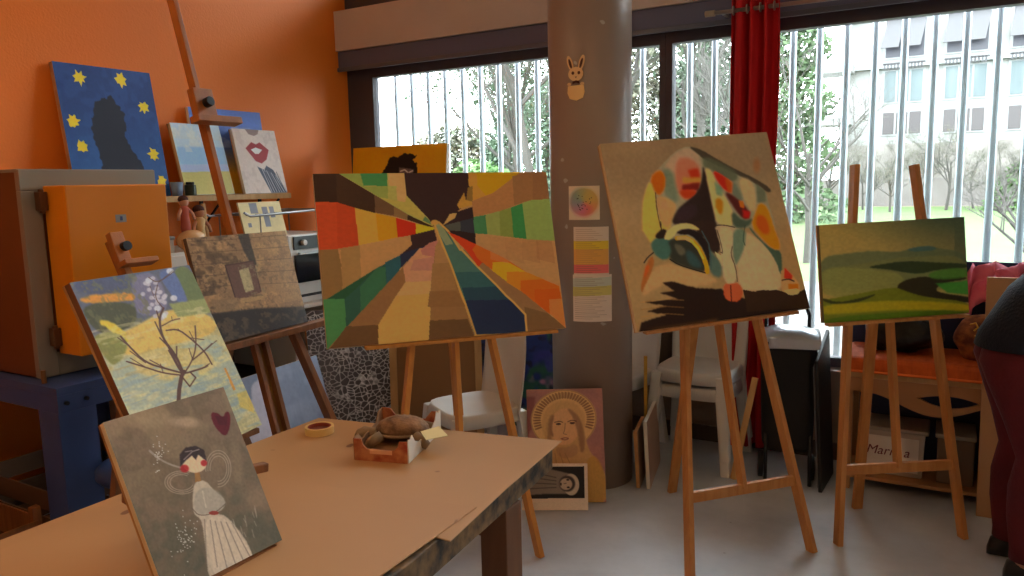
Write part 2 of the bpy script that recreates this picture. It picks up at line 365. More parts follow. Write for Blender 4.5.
# apartment building
def building():
    y0 = 50.5; r = thing('apartment_building', (6, y0, GZ), 'white apartment building with curtained windows beyond the lawn', 'building')
    BW = mat('white_facade', (124,123,121), .85, rgb2=(116,115,112), scale=.3); WIN = mat('window_curtains', (62,72,74), .6, rgb2=(88,96,98), scale=.9, stretch=(3,1,.2)); DK = mat('dark_pane', (48,46,54), .4)
    AW = mat('awning_grey', (70,68,70), .7); WF = mat('white_joinery', (128,128,128), .6)
    mb = MB().bx(-5.6, 24, y0, y0+10, GZ, 24).build('facade', BW, r)
    st = MB().bx(-5.7, 24.1, y0-.25, y0, GZ, 3.3).build('stone_base', mat('pale_stone', (120,114,108), .9, rgb2=(92,86,82), scale=1.2), r)
    for z in (8.0, 10.9, 14.0, 17.0):
        MB().bx(-5.5, 24, y0-.35, y0, z-.35, z-.2).build('floor_band', WF, r)
    MB().bx(-7.4, -5.3, y0-1.6, y0+1, 7.5, 7.9).build('balcony', BW, r); MB().bx(-7.4, -5.3, y0-1.6, y0+1, 10.6, 11.0).build('balcony', BW, r); MB().bx(-7.4, -5.3, y0-1.6, y0+1, 4.5, 4.9).build('balcony', BW, r)
    k = 0
    for zc, h, kind in ((4.5, 1.25, 'small'), (6.6, 1.75, 'mid'), (9.3, 2.1, 'awn'), (12.4, 2.0, 'mid'), (15.5, 2.0, 'mid')):
        for x in (-3.75, -.65, 2.45, 5.6, 8.7, 11.8):
            w = MB(); y = y0
            w.bx(x-.08, x+2.15, y-.06, y, zc-h/2-.08, zc+h/2+.08); fr = w.build('window_surround', WF, r)
            n = 3 if kind != 'awn' else 2; ww = 2.07/n
            for i in range(n):
                if kind == 'mid' and i == 1 and n == 3: pass
                MB().bx(x+i*ww+.05, x+(i+1)*ww-.05, y-.1, y-.055, zc-h/2, zc+h/2).build('pane', DK if kind in ('awn',) else (WIN if kind == 'mid' else mat('brownish_pane', (62,56,56), .5)), fr)
            if kind == 'awn':
                a = MB(); 
                for xx in (x+.1, x+1.2):
                    a.loft([[(xx, y-.12, zc+1.0), (xx+.9, y-.12, zc+1.0)], [(xx-.25, y-.9, zc-.6), (xx+.65, y-.9, zc-.6)]], close=False, caps=False)
                a.build('awning', AW, r, solid=.03)
            if kind == 'mid':
                a = MB(); N = 12
                for i in range(N): a.bx(x+i*2.07/N, x+(i+.6)*2.07/N, y-.35, y-.3, zc+h/2+.1, zc+h/2+.4)
                a.bx(x-.05, x+2.12, y-.35, y-.05, zc+h/2+.36, zc+h/2+.44); a.build('scalloped_blind', AW, r)
building()
def wall_far():
    m = mat('pale_garden_wall', (112,106,102), .9, rgb2=(90,84,80), scale=.6)
    o = MB().bx(-60, 40, 50.0, 50.2, GZ, 1.3).build('garden_wall', m, bevel=.02); tag(o, 'low pale garden wall running along the far side of the lawn', 'wall')
wall_far()
BARK = mat('grey_bark', (66,62,58), .9); BARK2 = mat('brown_bark', (60,54,48), .9)
def bare_tree(x, y, h, seed, label, group, spread=.5, twig=mat('pale_twigs', (76,72,68), .9), leaves=None, nl=0, depth=5):
    rn = random.Random(seed); r = thing('bare_tree', (x, y, GZ), label, 'tree', group)
    tr = MB(); tw = MB(); lf = MB()
    def grow(p, d, L, rad, lev):
        pts = [p]; q = p.copy(); dd = d.copy()
        for i in range(3):
            dd = (dd+Vector((rn.uniform(-1,1), rn.uniform(-1,1), rn.uniform(-.3,.6)))*.16).normalized(); q = q+dd*L/3; pts.append(q.copy())
        (tr if lev < 2 else tw).tube(pts, [rad, rad*.85, rad*.7, rad*.5], seg=5 if lev < 2 else 3, caps=False)
        if lev >= 3 and nl:
            for i in range(nl):
                c = pts[rn.randrange(1, 4)]+Vector((rn.uniform(-1,1), rn.uniform(-1,1), rn.uniform(-1,1)))*L*.35; s = rn.uniform(.05, .11)*L
                a = Vector((rn.uniform(-1,1), rn.uniform(-1,1), rn.uniform(-1,1))).normalized()*s; b = a.orthogonal().normalized()*s*.6
                vs = [lf.b.verts.new(c+k) for k in (a, b, -a, -b)]; lf.b.faces.new(vs)
        if lev >= depth: return
        n = 3 if lev else 6
        for i in range(n+rn.randrange(2)):
            t = rn.uniform(.35, 1); o = pts[0].lerp(pts[-1], t) if lev else pts[1].lerp(pts[-1], rn.random())
            nd = (dd*rn.uniform(.5,1)+Vector((rn.uniform(-1,1), rn.uniform(-1,1), rn.uniform(-.2,.8)))*(spread+.35)).normalized()
            grow(o, nd, L*rn.uniform(.5, .72), rad*.5, lev+1)
    grow(Vector((x, y, GZ)), Vector((0,0,1)), h*.55, h*.018, 0)
    tr.build('trunk', BARK, r); tw.build('twigs', twig, r)
    if nl: lf.build('leaves', leaves, r)
    else: lf.b.free()
    return r
LG = mat('pale_green_leaf', (74,88,68), .8, rgb2=(58,76,58), scale=2); LO = mat('tan_leaf', (86,76,64), .8, rgb2=(66,76,58), scale=1)
LGD = mat('fresh_green_leaf', (56,86,40), .8, rgb2=(80,110,58), scale=2)
def leafcloud(name, x, y, z0, w, d, h, n, s, m, label, cat, group=None, seed=1, shape='box'):
    rn = random.Random(seed); r = thing(name, (x, y, z0), label, cat, group); mb = MB()
    for i in range(n):
        u, v, t = rn.uniform(-1,1), rn.uniform(-1,1), rn.random()
        if shape == 'cone': k = (1-t)**.7*(.75+.25*sin(t*38)); q = (u*w/2*k, v*d/2*k, t*h)
        else:
            th = rn.random()*2*pi; ph = rn.random(); rr = .75+.25*rn.random(); q = (cos(th)*w/2*rr*math.sqrt(1-ph*ph), sin(th)*d/2*rr*math.sqrt(1-ph*ph), ph*h*rr)
        c = Vector((x, y, z0))+Vector(q); a = Vector((rn.uniform(-1,1), rn.uniform(-1,1), rn.uniform(-.6,.6))).normalized()*s*rn.uniform(.5, 1); b = a.orthogonal().normalized()*s*.45
        mb.b.faces.new([mb.b.verts.new(c+k) for k in (a, b, -a, -b)])
    mb.build('foliage', m, r)
    MB().tube([(x, y, z0), (x, y, z0+h*.9)], [w*.03+.05, .02], seg=8).build('trunk', BARK2, r)
    return r
leafcloud('conifer', -5.6, 33, GZ, 4.2, 4.2, 13, 6500, .2, mat('conifer_green', (70,86,56), .85, rgb2=(50,68,42), scale=1.5), 'tall pale green conifer in front of the apartment building', 'tree', seed=3, shape='cone')
bare = [(-13.5, 24, 8.5, 'left window, nearest the orange wall', .55), (-10.8, 20, 9, 'left window, mid way along', .5), (-8.2, 21, 9.5, 'left window, just left of the pillar', .5), (-6.2, 22, 9, 'narrow window beside the dark mullion', .5), (-17.5, 30, 8, 'left window, behind the hair portrait', .6)]
for i, (x, y, h, s, sp) in enumerate(bare):
    bare_tree(x, y, h, 11+i, 'bare tree with greenish leaf haze seen through the '+s, 'trees beyond the left windows', sp, leaves=LO if i in (1, 2) else LG, nl=7)
for i_, (x_, y_, h_) in enumerate(((-5.5,43,5),(-2.6,42,3.6),(-.2,44,4.4),(2.2,43,3.4),(-8,42,5),(-4.1,45,3.2),(-1.3,46,3.6),(1.0,46,3.0),(-3.3,38,2.6))):
    bare_tree(x_, y_, h_, 60+i_, 'hazy bare shrub before the apartment building base, '+('below its leftmost windows','between the easel uprights','right of the easel uprights','beside the round hedge','hidden partly by the conifer','second from left, low','low and central under its windows','low, right of the easel uprights','nearest and lowest on the lawn')[i_], 'bare shrubs before the apartment building', .8, nl=3, leaves=LO)
bare_tree(-4.6, 20, 5.5, 41, 'thin bare shrub left of the right-hand easel uprights', 'bare shrubs on the lawn', .6)
bare_tree(-2.6, 17, 4.2, 42, 'thin bare shrub between the two easel uprights', 'bare shrubs on the lawn', .7)
bare_tree(-3.9, 12, 2.4, 43, 'low bare bush close outside beside the bull painting', 'bare shrubs on the lawn', .8)
bare_tree(.9, 11, 2.3, 44, 'low bare bush close outside at the right window edge', 'bare shrubs on the lawn', .9)
leafcloud('hedge', 5.6, 44, GZ, 8.5, 3, 3.2, 9000, .2, LGD, 'round green hedge at the far edge of the lawn', 'bush', 'green bushes outside', 5)
for i_, (x_, y_, w_, h_, s_) in enumerate(((-27, 40, 11, 5.5, 'far left, below the white sky'), (-19.5, 38, 9, 7.5, 'behind the middle of the left window'), (-13.5, 37, 8, 8.5, 'just left of the pillar'), (-10.3, 37, 6, 8.5, 'between the pillar and the red curtain'))):
    leafcloud('distant_tree', x_, y_, GZ, w_, 4, h_, 9000, .2, LG if i_ % 2 else LO, 'hazy grey green treetop '+s_, 'tree', 'distant trees beyond the lawn', 30+i_)
leafcloud('hedge', -9.6, 15.2, GZ, 3.4, 1.6, 2.4, 5000, .11, LGD, 'bright green bush low in the left window', 'bush', 'green bushes outside', 6)

# ------------------------------------------------------------------ curtain and rod
RODM = mat('brushed_rod', (176,166,156), .3, .7)
rd = thing('curtain_rod', (.3, 4.12, 2.35), 'brushed metal curtain rod above the right window', 'curtain rod')
MB().cyl((-1.16, 4.13, 2.362), (2.3, 4.13, 2.345), .011, seg=16).build('rod', RODM, rd, smooth=True)
MB().cyl((-1.17, 4.13, 2.362), (-1.12, 4.13, 2.362), .016, seg=16).build('finial', mat('amber_finial', (176,160,140), .4), rd, smooth=True)
for x in (-1.08, .7, 2.2): MB().bx(x-.008, x+.008, 4.13, YW, 2.353, 2.368).build('bracket', RODM, rd)
RED = mat('red_curtain_cloth', (204,26,32), .75, rgb2=(180,18,26), scale=30, stretch=(1,1,.2), bump=.15, bscale=150)
cu = thing('curtain', (-.94, 4.12, .05), 'heavy red curtain gathered on the rod beside the bull painting', 'curtain')
mb = MB(); rings = []
for j in range(40):
    z = 2.43-(2.43-.04)*j/39; ring = []
    for i in range(110):
        t = i/109; wd = .245*(1+.12*(j/39)); x = -1.04+t*wd+.006*sin(j*.3)*t-.008*(j/39)
        y = 4.15+.036*sin(t*2*pi*3.6+.4)*(1-.12*sin(j*.13))+.012*sin(t*41+j*.05)
        ring.append((x, y, z))
    rings.append(ring)
mb.loft(rings, close=False, caps=False); mb.build('cloth', RED, cu, smooth=True, solid=.004)
for t in (.07, .35, .62, .9):
    x = -1.04+t*.245; MB().cyl((x-.003, 4.13, 2.362), (x+.003, 4.13, 2.362), .024, seg=20).build('eyelet', RODM, cu)

# ------------------------------------------------------------------ paintings
def pol(c, k): return c
# --- colour burst
q = [(312,174),(546,172),(566,329),(328,348)]
A = Art(q, 380, 264, (190,145,92))
F1 = lambda: A.frame(300,160,5.757)
F2 = lambda: A.frame(430,160,5.757)
F3 = lambda: A.frame(300,250,5.757)
F4 = lambda: A.frame(430,250,5.757)
def cv(fr, p): fr(); return A.pt(p)
def mix(*items):  # items: (frame, pts) -> raw pts
    out = []
    for f, pts in items:
        f(); out += [A.pt(p) for p in pts]
    return out
def P(col, *items, **k): A.poly(mix(*items), col, raw=True, **k)
Cn = (F1, [(768,385)])
# dark centre top
P((58,36,36), (F1, [(592,70),(606,205),(730,335),(768,390)]), (F2, [(70,385),(150,300),(235,230),(214,60)]))
P((52,34,38), (F2, [(60,372),(150,300),(248,268),(250,335),(70,390)]))
P((48,32,34), (F2, [(70,385),(250,335),(262,500),(110,430)]))
# wedge 1 dark left
P((54,32,22), (F1, [(40,60),(205,72),(422,200),(422,310),(210,246),(40,243)]))
P((66,42,28), (F1, [(200,72),(428,205),(428,312),(210,246)]))
P((110,82,56), (F1, [(422,200),(540,268),(540,325),(428,305)]))
P((142,110,70), (F1, [(535,262),(618,312),(618,348),(535,325)]))
P((62,42,26), (F1, [(614,310),(768,385),(750,392),(614,346)]))
# green wedge top left
P((180,178,96), (F1, [(205,70),(592,70),(606,205),(735,345),(768,388),(620,318)]))
P((150,168,84), (F1, [(205,70),(345,70),(362,152),(500,150),(500,240),(450,215)]))
P((70,146,84), (F1, [(338,70),(495,70),(497,150),(360,150)]))
P((204,170,108), (F1, [(500,70),(592,70),(606,205),(600,245),(555,245),(548,150),(505,150)]))
P((188,176,88), (F1, [(450,215),(600,245),(606,205),(735,340),(768,388),(600,300)]))
P((100,140,90), (F1, [(715,325),(745,355),(752,375),(700,350)]))
# red-yellow wedge
P((194,70,32), (F1, [(40,243),(205,243),(312,277),(338,492),(215,512),(40,524)]))
P((200,76,36), (F1, [(40,243),(205,243),(215,512),(40,524)]))
P((226,164,66), (F1, [(310,276),(432,308),(452,470),(337,492)]))
P((226,150,26), (F1, [(430,308),(546,333),(560,447),(450,470)]))
P((206,48,20), (F1, [(546,333),(662,367),(664,432),(560,447)]))
P((232,190,40), (F1, [(660,367),(770,392),(770,404),(664,430)]))
# left tan
P((142,110,66), (F1, [(40,524),(215,512),(236,600)]), (F3, [(245,235),(140,300),(60,320)]))
P((168,132,80), (F1, [(215,512),(340,491),(350,600)]), (F3, [(352,170),(245,235),(232,0)]))
P((190,146,92), (F1, [(338,491),(632,435),(636,492)]), (F3, [(600,8),(352,172),(342,0)]))
P((56,34,38), (F1, [(630,435),(768,402),(800,520),(770,468),(720,495),(640,545),(560,560),(640,490)]))
# blue green wedge lower-left
P((42,92,78), (F3, [(150,285),(440,104),(500,75),(560,150),(268,445),(140,570),(120,300)]))
P((34,88,60), (F3, [(150,285),(440,104),(330,215),(258,282)]))
P((72,140,84), (F3, [(110,282),(258,280),(268,446),(140,620),(110,600)]))
P((62,130,84), (F3, [(440,104),(488,100),(497,205),(350,355),(345,215)]), a=.6)
P((40,96,106), (F3, [(488,72),(575,30),(578,105),(497,205),(490,100)]))
P((32,40,70), (F3, [(572,28),(640,0),(680,0),(578,105)]))
P((34,44,74), (F1, [(590,540),(720,495),(680,528)]), (F3, [(680,0),(578,105),(572,30)]))
# brown stripe
P((146,106,66), (F3, [(268,446),(680,0),(720,0),(600,190),(450,430),(180,620),(170,560)]))
P((200,150,112), (F3, [(590,100),(686,-8),(780,-8),(765,180),(605,185)]))
P((186,122,108), (F1, [(690,520),(740,480),(785,465),(805,500),(770,560),(700,548)]))
P((188,132,112), (F3, [(650,60),(770,40),(765,120),(630,120)]))
P((106,76,46), (F3, [(150,600),(268,438),(452,430),(458,620)]))
# peach
P((226,166,88), (F3, [(450,430),(552,262),(755,250),(738,640),(455,640)]))
P((226,166,104), (F3, [(550,265),(606,185),(765,180),(756,252)]))
# tan-brown
P((152,112,68), (F3, [(740,640),(752,250),(775,-20),(800,-60)]), (F4, [(60,-20),(120,90),(160,230),(205,350),(262,520),(262,640)]))
P((176,132,84), (F3, [(766,180),(775,-20),(800,-60)]), (F4, [(60,-20),(85,20),(105,75),(20,80)]))
P((162,122,74), (F4, [(10,80),(112,75),(150,230),(0,240)]))
P((146,106,62), (F4, [(-5,240),(150,238),(205,330),(-15,330)]))
P((106,76,44), (F3, [(745,408),(806,405)]), (F4, [(0,405),(215,400),(262,520),(262,640)]), (F3, [(735,640)]))
# right tan under orange wedge
P((152,112,72), (F4, [(180,0),(230,-10),(350,118),(520,235),(680,370),(790,460),(560,480),(545,375),(380,205)]))
P((124,92,56), (F4, [(550,380),(540,330),(680,370),(800,465),(790,520),(560,520)]))
# path
path = [(F2, [(20,370),(55,368)]), (F4, [(178,0),(270,100),(380,210),(480,310),(545,378),(552,480),(255,500),(200,310),(160,190),(115,92),(80,0)])]
P((74,116,106), *path)
P((140,154,116), (F2, [(18,370),(58,368),(130,488),(85,492)]))
P((54,98,100), (F4, [(128,130),(300,128),(385,215),(185,225)]))
P((38,72,88), (F4, [(180,222),(385,212),(470,295),(205,300)]))
P((30,44,76), (F4, [(202,292),(468,290),(545,378),(552,480),(255,500)]))
for pts in ([(F2, [(20,372)]), (F4, [(80,0),(118,92),(150,180),(168,230),(200,310),(230,395),(258,480),(272,525)])], [(F2, [(45,360),(100,410),(170,520)]), (F4, [(178,0),(270,98),(380,205),(435,265),(480,305),(548,376),(556,480)])]):
    r = mix(*pts); A.ox = A.oy = 0; A.k = 1; A.line(r, 2.0, (214,164,84))
F4(); A.line([(258,495),(430,490),(560,478)], 12, (214,164,84)); F2(); A.ell((22,362), 22, 16, (214,164,84)); F1(); 
# orange wedge right
P((216,64,24), (F2, [(95,415),(160,440),(260,488)]), (F4, [(330,45),(275,100),(210,12)]))
P((232,104,28), (F2, [(260,488),(420,565)]), (F4, [(545,125),(445,130),(355,118),(270,52),(240,0),(262,-30)]))
P((238,168,34), (F4, [(358,74),(445,72),(545,127),(440,132),(442,188),(355,122)]))
P((230,132,34), (F4, [(440,132),(545,127),(660,175),(522,180),(520,240),(440,190)]))
P((236,104,22), (F4, [(520,180),(650,172),(742,212),(760,290),(690,292),(690,375),(620,320),(520,238)]))
P((240,92,14), (F4, [(600,232),(745,228),(756,288),(686,292),(688,374),(605,305)]))
P((236,128,62), (F4, [(685,290),(757,286),(800,470),(690,373)]))
# right greens
P((86,90,82), (F2, [(80,378),(170,355),(172,412),(110,408)]))
P((52,58,68), (F2, [(170,355),(248,335),(254,425),(172,412)]))
P((74,140,88), (F2, [(245,330),(317,318),(326,430),(254,426)]))
P((152,166,88), (F2, [(316,318),(400,295),(402,440),(326,430)]))
P((136,152,72), (F2, [(396,296),(465,275),(482,450),(402,440)]))
P((60,142,76), (F2, [(462,276),(530,250),(556,458),(480,450)]))
P((146,172,92), (F2, [(528,252),(570,230),(720,220),(740,470),(556,462)]))
# top right
P((226,160,24), (F2, [(212,60),(530,60),(360,192),(240,242)]))
P((222,152,62), (F2, [(212,60),(262,60),(268,150),(320,210),(240,242),(218,140)]))
P((182,128,78), (F2, [(236,238),(360,190),(530,60),(760,60),(700,222),(570,232),(400,296),(245,330)]))
P((150,106,66), (F2, [(586,60),(760,60),(700,225),(590,232)]))
P((160,114,70), (F2, [(470,95),(588,62),(590,230),(482,262)]))
P((198,152,62), (F2, [(190,190),(202,232),(238,242),(236,262),(165,282),(150,262)]))
P((150,116,54), (F2, [(212,160),(240,150),(240,242),(204,232)]))
P((206,170,100), (F2, [(70,378),(110,312),(150,306),(140,335)]))
# subtle stripes on the lower right tan
for i, x in enumerate((340,430,525,610)):
    P((184-6*i,136-7*i,88-5*i), (F2, [(x,445+i*6),(x+92,450+i*6),(x+110,600),(x+5,575)]), a=.5)
A.grain(.05, 90, 3)
burst = canvas('abstract_painting', [(-2.168,2.219,1.556), (-1.540,2.988,1.548), (-1.391,2.858,.889), (-2.019,2.089,.898)], A, 'wide painting of coloured wedges radiating from a dark centre on easel', thick=.02)

# --- bull
q = [(600,145),(766,131),(810,308),(637,332)]
A = Art(q, 280, 280, (150,134,110)); A.curvy = True; A.soft = 2.5; A.cut = 1
n = grid_noise(280,280,5,8)[..., None]; A.img = A.img*(.94+.12*n)
A.put(np.clip(A.v*1.1-.25, 0, .5), (158,136,98)); A.put(np.clip((.35-A.v)*1.3, 0, .35), (118,104,86))
G1 = lambda: A.frame(635,140,6.4)
G2 = lambda: A.frame(630,220,5.486)
G3 = lambda: A.frame(700,190,4.27)
def Q(col, *items, **k): A.poly(mix(*items), col, raw=True, **k)
def LN(f, pts, w, col, a=1): f(); A.line(pts, w, col, a)
# light ground patches
Q((186,168,138), (G3, [(190,170),(240,205),(300,250),(345,320),(350,440),(240,430),(170,430),(150,330),(165,240)]), blur=4)
Q((176,152,116), (G2, [(90,300),(170,235),(300,255),(430,295),(490,345),(300,370),(220,340),(120,380),(60,430)]), blur=5)
# silhouette
Q((150,146,124), (G1, [(330,38),(250,75),(160,170),(80,260),(45,400),(50,570),(70,640),(500,640),(640,560),(760,560),(880,640),(905,620),(890,520),(850,400),(830,320),(780,270),(640,195),(520,130),(400,60)]), blur=1)
Q((196,172,104), (G1, [(95,250),(55,350),(42,450),(45,620),(180,640),(165,560),(140,460),(130,360)]), (G2, []), blur=2)
Q((190,168,102), (G2, [(75,0),(215,0),(225,45),(150,75),(120,140),(85,90)]), blur=2)
Q((170,154,134), (G1, [(330,42),(400,80),(425,160),(415,250),(330,200),(230,220),(175,180),(240,90)]), blur=4)
Q((116,128,112), (G1, [(180,175),(235,200),(260,300),(280,390),(230,420),(185,340),(175,250)]), blur=6)
Q((176,150,112), (G1, [(130,350),(230,380),(265,420),(240,520),(205,570),(165,540),(140,450)]), blur=4)
Q((196,146,118), (G1, [(150,390),(205,395),(215,440),(160,450)]), a=.6, blur=6)
Q((216,104,30), (G1, [(150,190),(190,230),(185,320),(145,360),(115,310),(95,245)]), blur=3)
Q((188,112,92), (G1, [(265,120),(330,110),(400,150),(420,250),(390,360),(330,385),(275,340),(250,240)]), a=.75, blur=6)
Q((206,66,44), (G1, [(335,190),(400,180),(410,240),(350,245)]), a=.9, blur=4)
Q((196,150,70), (G1, [(300,240),(420,236),(415,275),(300,278)]), a=.6, blur=3)
Q((96,32,28), (G1, [(300,285),(410,270),(405,320),(295,325)]), a=.85, blur=3)
Q((216,76,44), (G1, [(280,320),(400,322),(370,365),(320,380),(285,350)]), a=.9, blur=4)
# dark shadow in the neck
Q((54,44,42), (G1, [(430,150),(455,240),(495,430),(520,560),(400,640),(390,560),(320,530),(225,545),(260,450),(330,390),(400,330),(425,250)]), (G2, []), blur=2)
Q((58,46,42), (G2, [(350,0),(470,0),(470,60),(500,150),(470,190),(420,160),(400,80),(330,40)]), blur=2)
Q((80,62,78), (G1, [(270,440),(380,400),(400,470),(330,520),(250,520)]), a=.35, blur=6)
# top line and tail
Q((70,64,56), (G1, [(330,36),(420,60),(520,120),(640,185),(760,240),(860,300),(868,330),(840,330),(780,280),(640,215),(520,160),(430,120),(400,90)]), a=.9, blur=1)
Q((92,100,84), (G1, [(430,95),(560,150),(660,210),(640,270),(560,240),(470,180),(430,170)]), a=.85, blur=4)
# shoulder pale wedge
Q((196,176,128), (G1, [(440,170),(490,200),(520,290),(580,370),(625,470),(635,550),(520,545),(490,420),(455,250)]), blur=2)
Q((104,138,116), (G1, [(500,260),(550,300),(560,360),(515,350)]), a=.8, blur=4)
Q((222,120,40), (G1, [(510,370),(555,375),(560,450),(540,480),(512,430)]), a=.9, blur=3)
Q((214,60,46), (G1, [(490,190),(560,225),(620,280),(615,335),(575,325),(520,260)]), blur=2)
Q((226,104,50), (G1, [(570,235),(625,275),(618,340),(585,325)]), a=.8, blur=3)
Q((178,162,128), (G1, [(660,230),(740,250),(770,330),(770,470),(720,430),(670,330)]), blur=4)
Q((104,116,104), (G1, [(620,250),(670,320),(690,390),(650,380),(610,340)]), a=.8, blur=4)
Q((84,44,42), (G1, [(560,320),(640,360),(720,440),(735,490),(690,510),(620,420)]), blur=3)
Q((70,84,74), (G1, [(610,440),(690,520),(760,490),(720,560),(620,560)]), a=.9, blur=3)
Q((224,116,60), (G1, [(660,385),(690,390),(695,435),(670,425)]), blur=1)
Q((150,44,40), (G1, [(680,440),(735,455),(725,500),(690,495)]), blur=2)
Q((96,106,92), (G1, [(770,270),(830,320),(835,390),(780,400)]), a=.8, blur=3)
# hind leg
Q((222,130,36), (G3, [(250,50),(285,70),(310,150),(345,250),(310,250),(260,200),(215,150),(235,100)]), blur=3)
Q((210,84,34), (G3, [(240,100),(280,110),(300,180),(270,190),(235,150)]), a=.75, blur=4)
Q((78,96,84), (G3, [(205,150),(250,205),(310,255),(345,255),(350,330),(345,370),(322,300),(280,240),(215,175)]), blur=1)
Q((196,150,112), (G3, [(345,330),(395,365),(425,405),(425,440),(385,455),(350,440),(345,390)]), blur=1)
Q((208,66,50), (G3, [(360,330),(395,365),(390,385),(358,375)]), blur=1); Q((220,116,54), (G3, [(375,400),(420,400),(418,440),(380,445)]), blur=1)
LN(G3, [(350,385),(375,378),(400,388)], 6, (60,54,50))
# front leg
Q((172,160,134), (G3, [(60,150),(110,150),(150,160),(180,170),(190,230),(165,290),(150,330),(150,400),(100,400),(85,290),(90,240),(70,190)]), blur=1)
Q((100,122,106), (G3, [(140,165),(195,165),(190,240),(160,310),(145,320),(135,240)]), a=.85, blur=3)
Q((186,172,142), (G3, [(70,160),(135,155),(138,240),(125,280),(150,330),(155,395),(105,400),(90,280)]), blur=1)
LN(G3, [(65,150),(100,148),(145,158)], 3.5, (50,44,40)); LN(G3, [(70,170),(85,220),(95,270),(85,265)], 3, (60,50,44)); LN(G3, [(135,240),(128,275),(150,330),(157,390)], 3, (70,60,50)); LN(G3, [(190,150),(180,210),(190,235)], 3, (60,74,66))
A.curvy = False
Q((196,176,140), (G3, [(60,262),(90,280),(92,330),(75,300)]))
# ground sweep
Q((42,30,24), (G2, [(180,345),(225,338),(360,372),(500,378),(620,430),(800,400),(1000,460),(1000,640),(40,640),(60,560),(200,520),(90,500),(200,470),(70,452),(260,432),(160,400),(240,388)]), jit=1.2, blur=1)
Q((110,84,52), (G2, [(60,600),(300,570),(480,540),(470,565),(240,600)]), a=.6, blur=4)
for y, c in ((440,(168,140,100)),(480,(140,112,76)),(520,(160,132,90))): LN(G2, [(60,y+12),(200,y-6),(290,y)], 7, c, .5)
Q((54,40,30), (G3, [(180,425),(230,432),(320,425),(380,440),(430,430),(460,420),(480,500),(200,520)]), jit=1)
A.curvy = True
Q((212,104,76), (G3, [(97,400),(130,402),(165,395),(185,440),(165,475),(130,478),(100,460)]), blur=1); LN(G3, [(128,408),(132,476)], 5, (70,30,26))
Q((210,166,126), (G3, [(352,428),(385,452),(425,442),(425,418),(380,425)]))
# head
Q((78,106,98), (G2, [(120,110),(170,90),(230,100),(240,180),(190,225),(140,200),(112,150)]), blur=2)
Q((60,62,56), (G2, [(200,110),(300,90),(370,130),(410,220),(415,290),(340,270),(260,245),(210,215),(225,160)]), blur=3)
Q((66,92,96), (G2, [(300,160),(350,180),(400,260),(350,262),(310,230)]), a=.8, blur=4)
Q((84,108,104), (G2, [(400,110),(450,180),(500,240),(500,320),(440,300),(425,220)]), a=.9, blur=3)
Q((116,112,96), (G2, [(235,125),(290,145),(305,180),(275,200),(250,170)]), a=.8, blur=2)
Q((46,36,34), (G2, [(130,90),(175,45),(200,60),(190,100),(150,105)]), blur=1)
Q((212,190,132), (G2, [(180,105),(200,60),(250,25),(320,15),(370,40),(380,60),(320,45),(260,50),(235,90),(215,110)]), blur=1)
Q((40,34,36), (G2, [(245,70),(300,45),(370,60),(420,120),(435,200),(430,270),(415,200),(380,130),(330,80),(280,80)]), blur=1)
A.curvy = False; LN(G2, [(255,100),(300,96),(340,115),(375,155),(400,205),(416,250),(420,285)], 24, (226,150,60)); LN(G2, [(262,100),(300,98),(336,116)], 20, (212,160,116)); LN(G2, [(330,112),(370,155),(398,210)], 12, (236,182,96)); LN(G2, [(390,60),(428,130),(440,200),(440,270)], 6, (76,94,96)); A.curvy = True
LN(G2, [(215,215),(260,245),(340,270),(410,290)], 6, (34,30,28)); LN(G2, [(75,235),(95,205),(125,180)], 7, (44,36,32))
Q((150,104,66), (G2, [(120,195),(132,230),(110,300),(75,370),(62,405),(58,360),(75,290),(95,225)]), blur=1); Q((180,90,50), (G2, [(85,250),(105,250),(90,300),(72,320)]), a=.6, blur=2)
LN(G1, [(128,340),(135,440),(160,560)], 5, (60,46,36)); LN(G2, [(165,10),(170,60)], 5, (50,40,34))
G1(); A.ell((775,160), 22, 46, (150,96,60), .4, .9)
A.grain(.06, 70, 4); m_ = A.img.mean(2, keepdims=True); A.img = np.clip(m_+(A.img-m_)*1.3, 0, 255); A.img = np.clip((A.img-120)*1.18+122, 8, 250)
canvas('bull_painting', [(-1.252,2.910,1.653), (-.706,3.455,1.697), (-.484,3.292,.965), (-1.030,2.747,.920)], A, 'square painting of a bull with lowered horns on a grey ground on easel', thick=.022, gain=1.75)

# --- green landscape
q = [(819,226),(964,216),(969,313),(824,323)]
A = Art(q, 240, 160, (146,128,66)); A.curvy = True; A.frame(800,160,3.2)
X = (A.X-819)/150; Yv = A.v
A.put(np.clip(X*1.1-Yv*1.3-.05, 0, 1), (46,66,48)); A.put(np.clip(X*.9-.35, 0, .6)*(Yv < .5), (70,80,56))
A.put(np.clip(.45-np.abs(Yv-.34)*1.5, 0, .45)*(X<.9), (150,130,74))
A.poly([(60,312),(150,300),(230,290),(300,296),(350,285),(400,272),(440,282),(530,292),(545,400),(60,420)], (72,88,60), blur=3, a=.75)
A.poly([(150,340),(250,322),(330,310),(420,305),(535,308),(545,420),(60,430),(60,350)], (104,106,58), blur=4, a=.7)
A.poly([(330,286),(400,272),(440,280),(420,290),(360,294)], (48,82,84), blur=2, a=.7)
A.poly([(200,345),(280,330),(340,322),(440,328),(535,330),(540,345),(440,350),(380,365),(330,360),(280,350)], (40,52,28), blur=2)
A.poly([(60,340),(240,350),(330,365),(330,430),(60,450)], (120,122,62), blur=6, a=.8)
A.poly([(300,405),(340,380),(400,372),(440,378),(520,372),(540,380),(460,392),(430,410),(440,425),(560,440),(560,462),(400,440),(330,440)], (38,34,18), blur=2)
A.poly([(440,350),(535,342),(545,376),(430,385),(400,368)], (60,110,34), blur=3, a=.8)
A.poly([(430,395),(545,385),(548,432),(470,425)], (50,124,40), blur=3, a=.9)
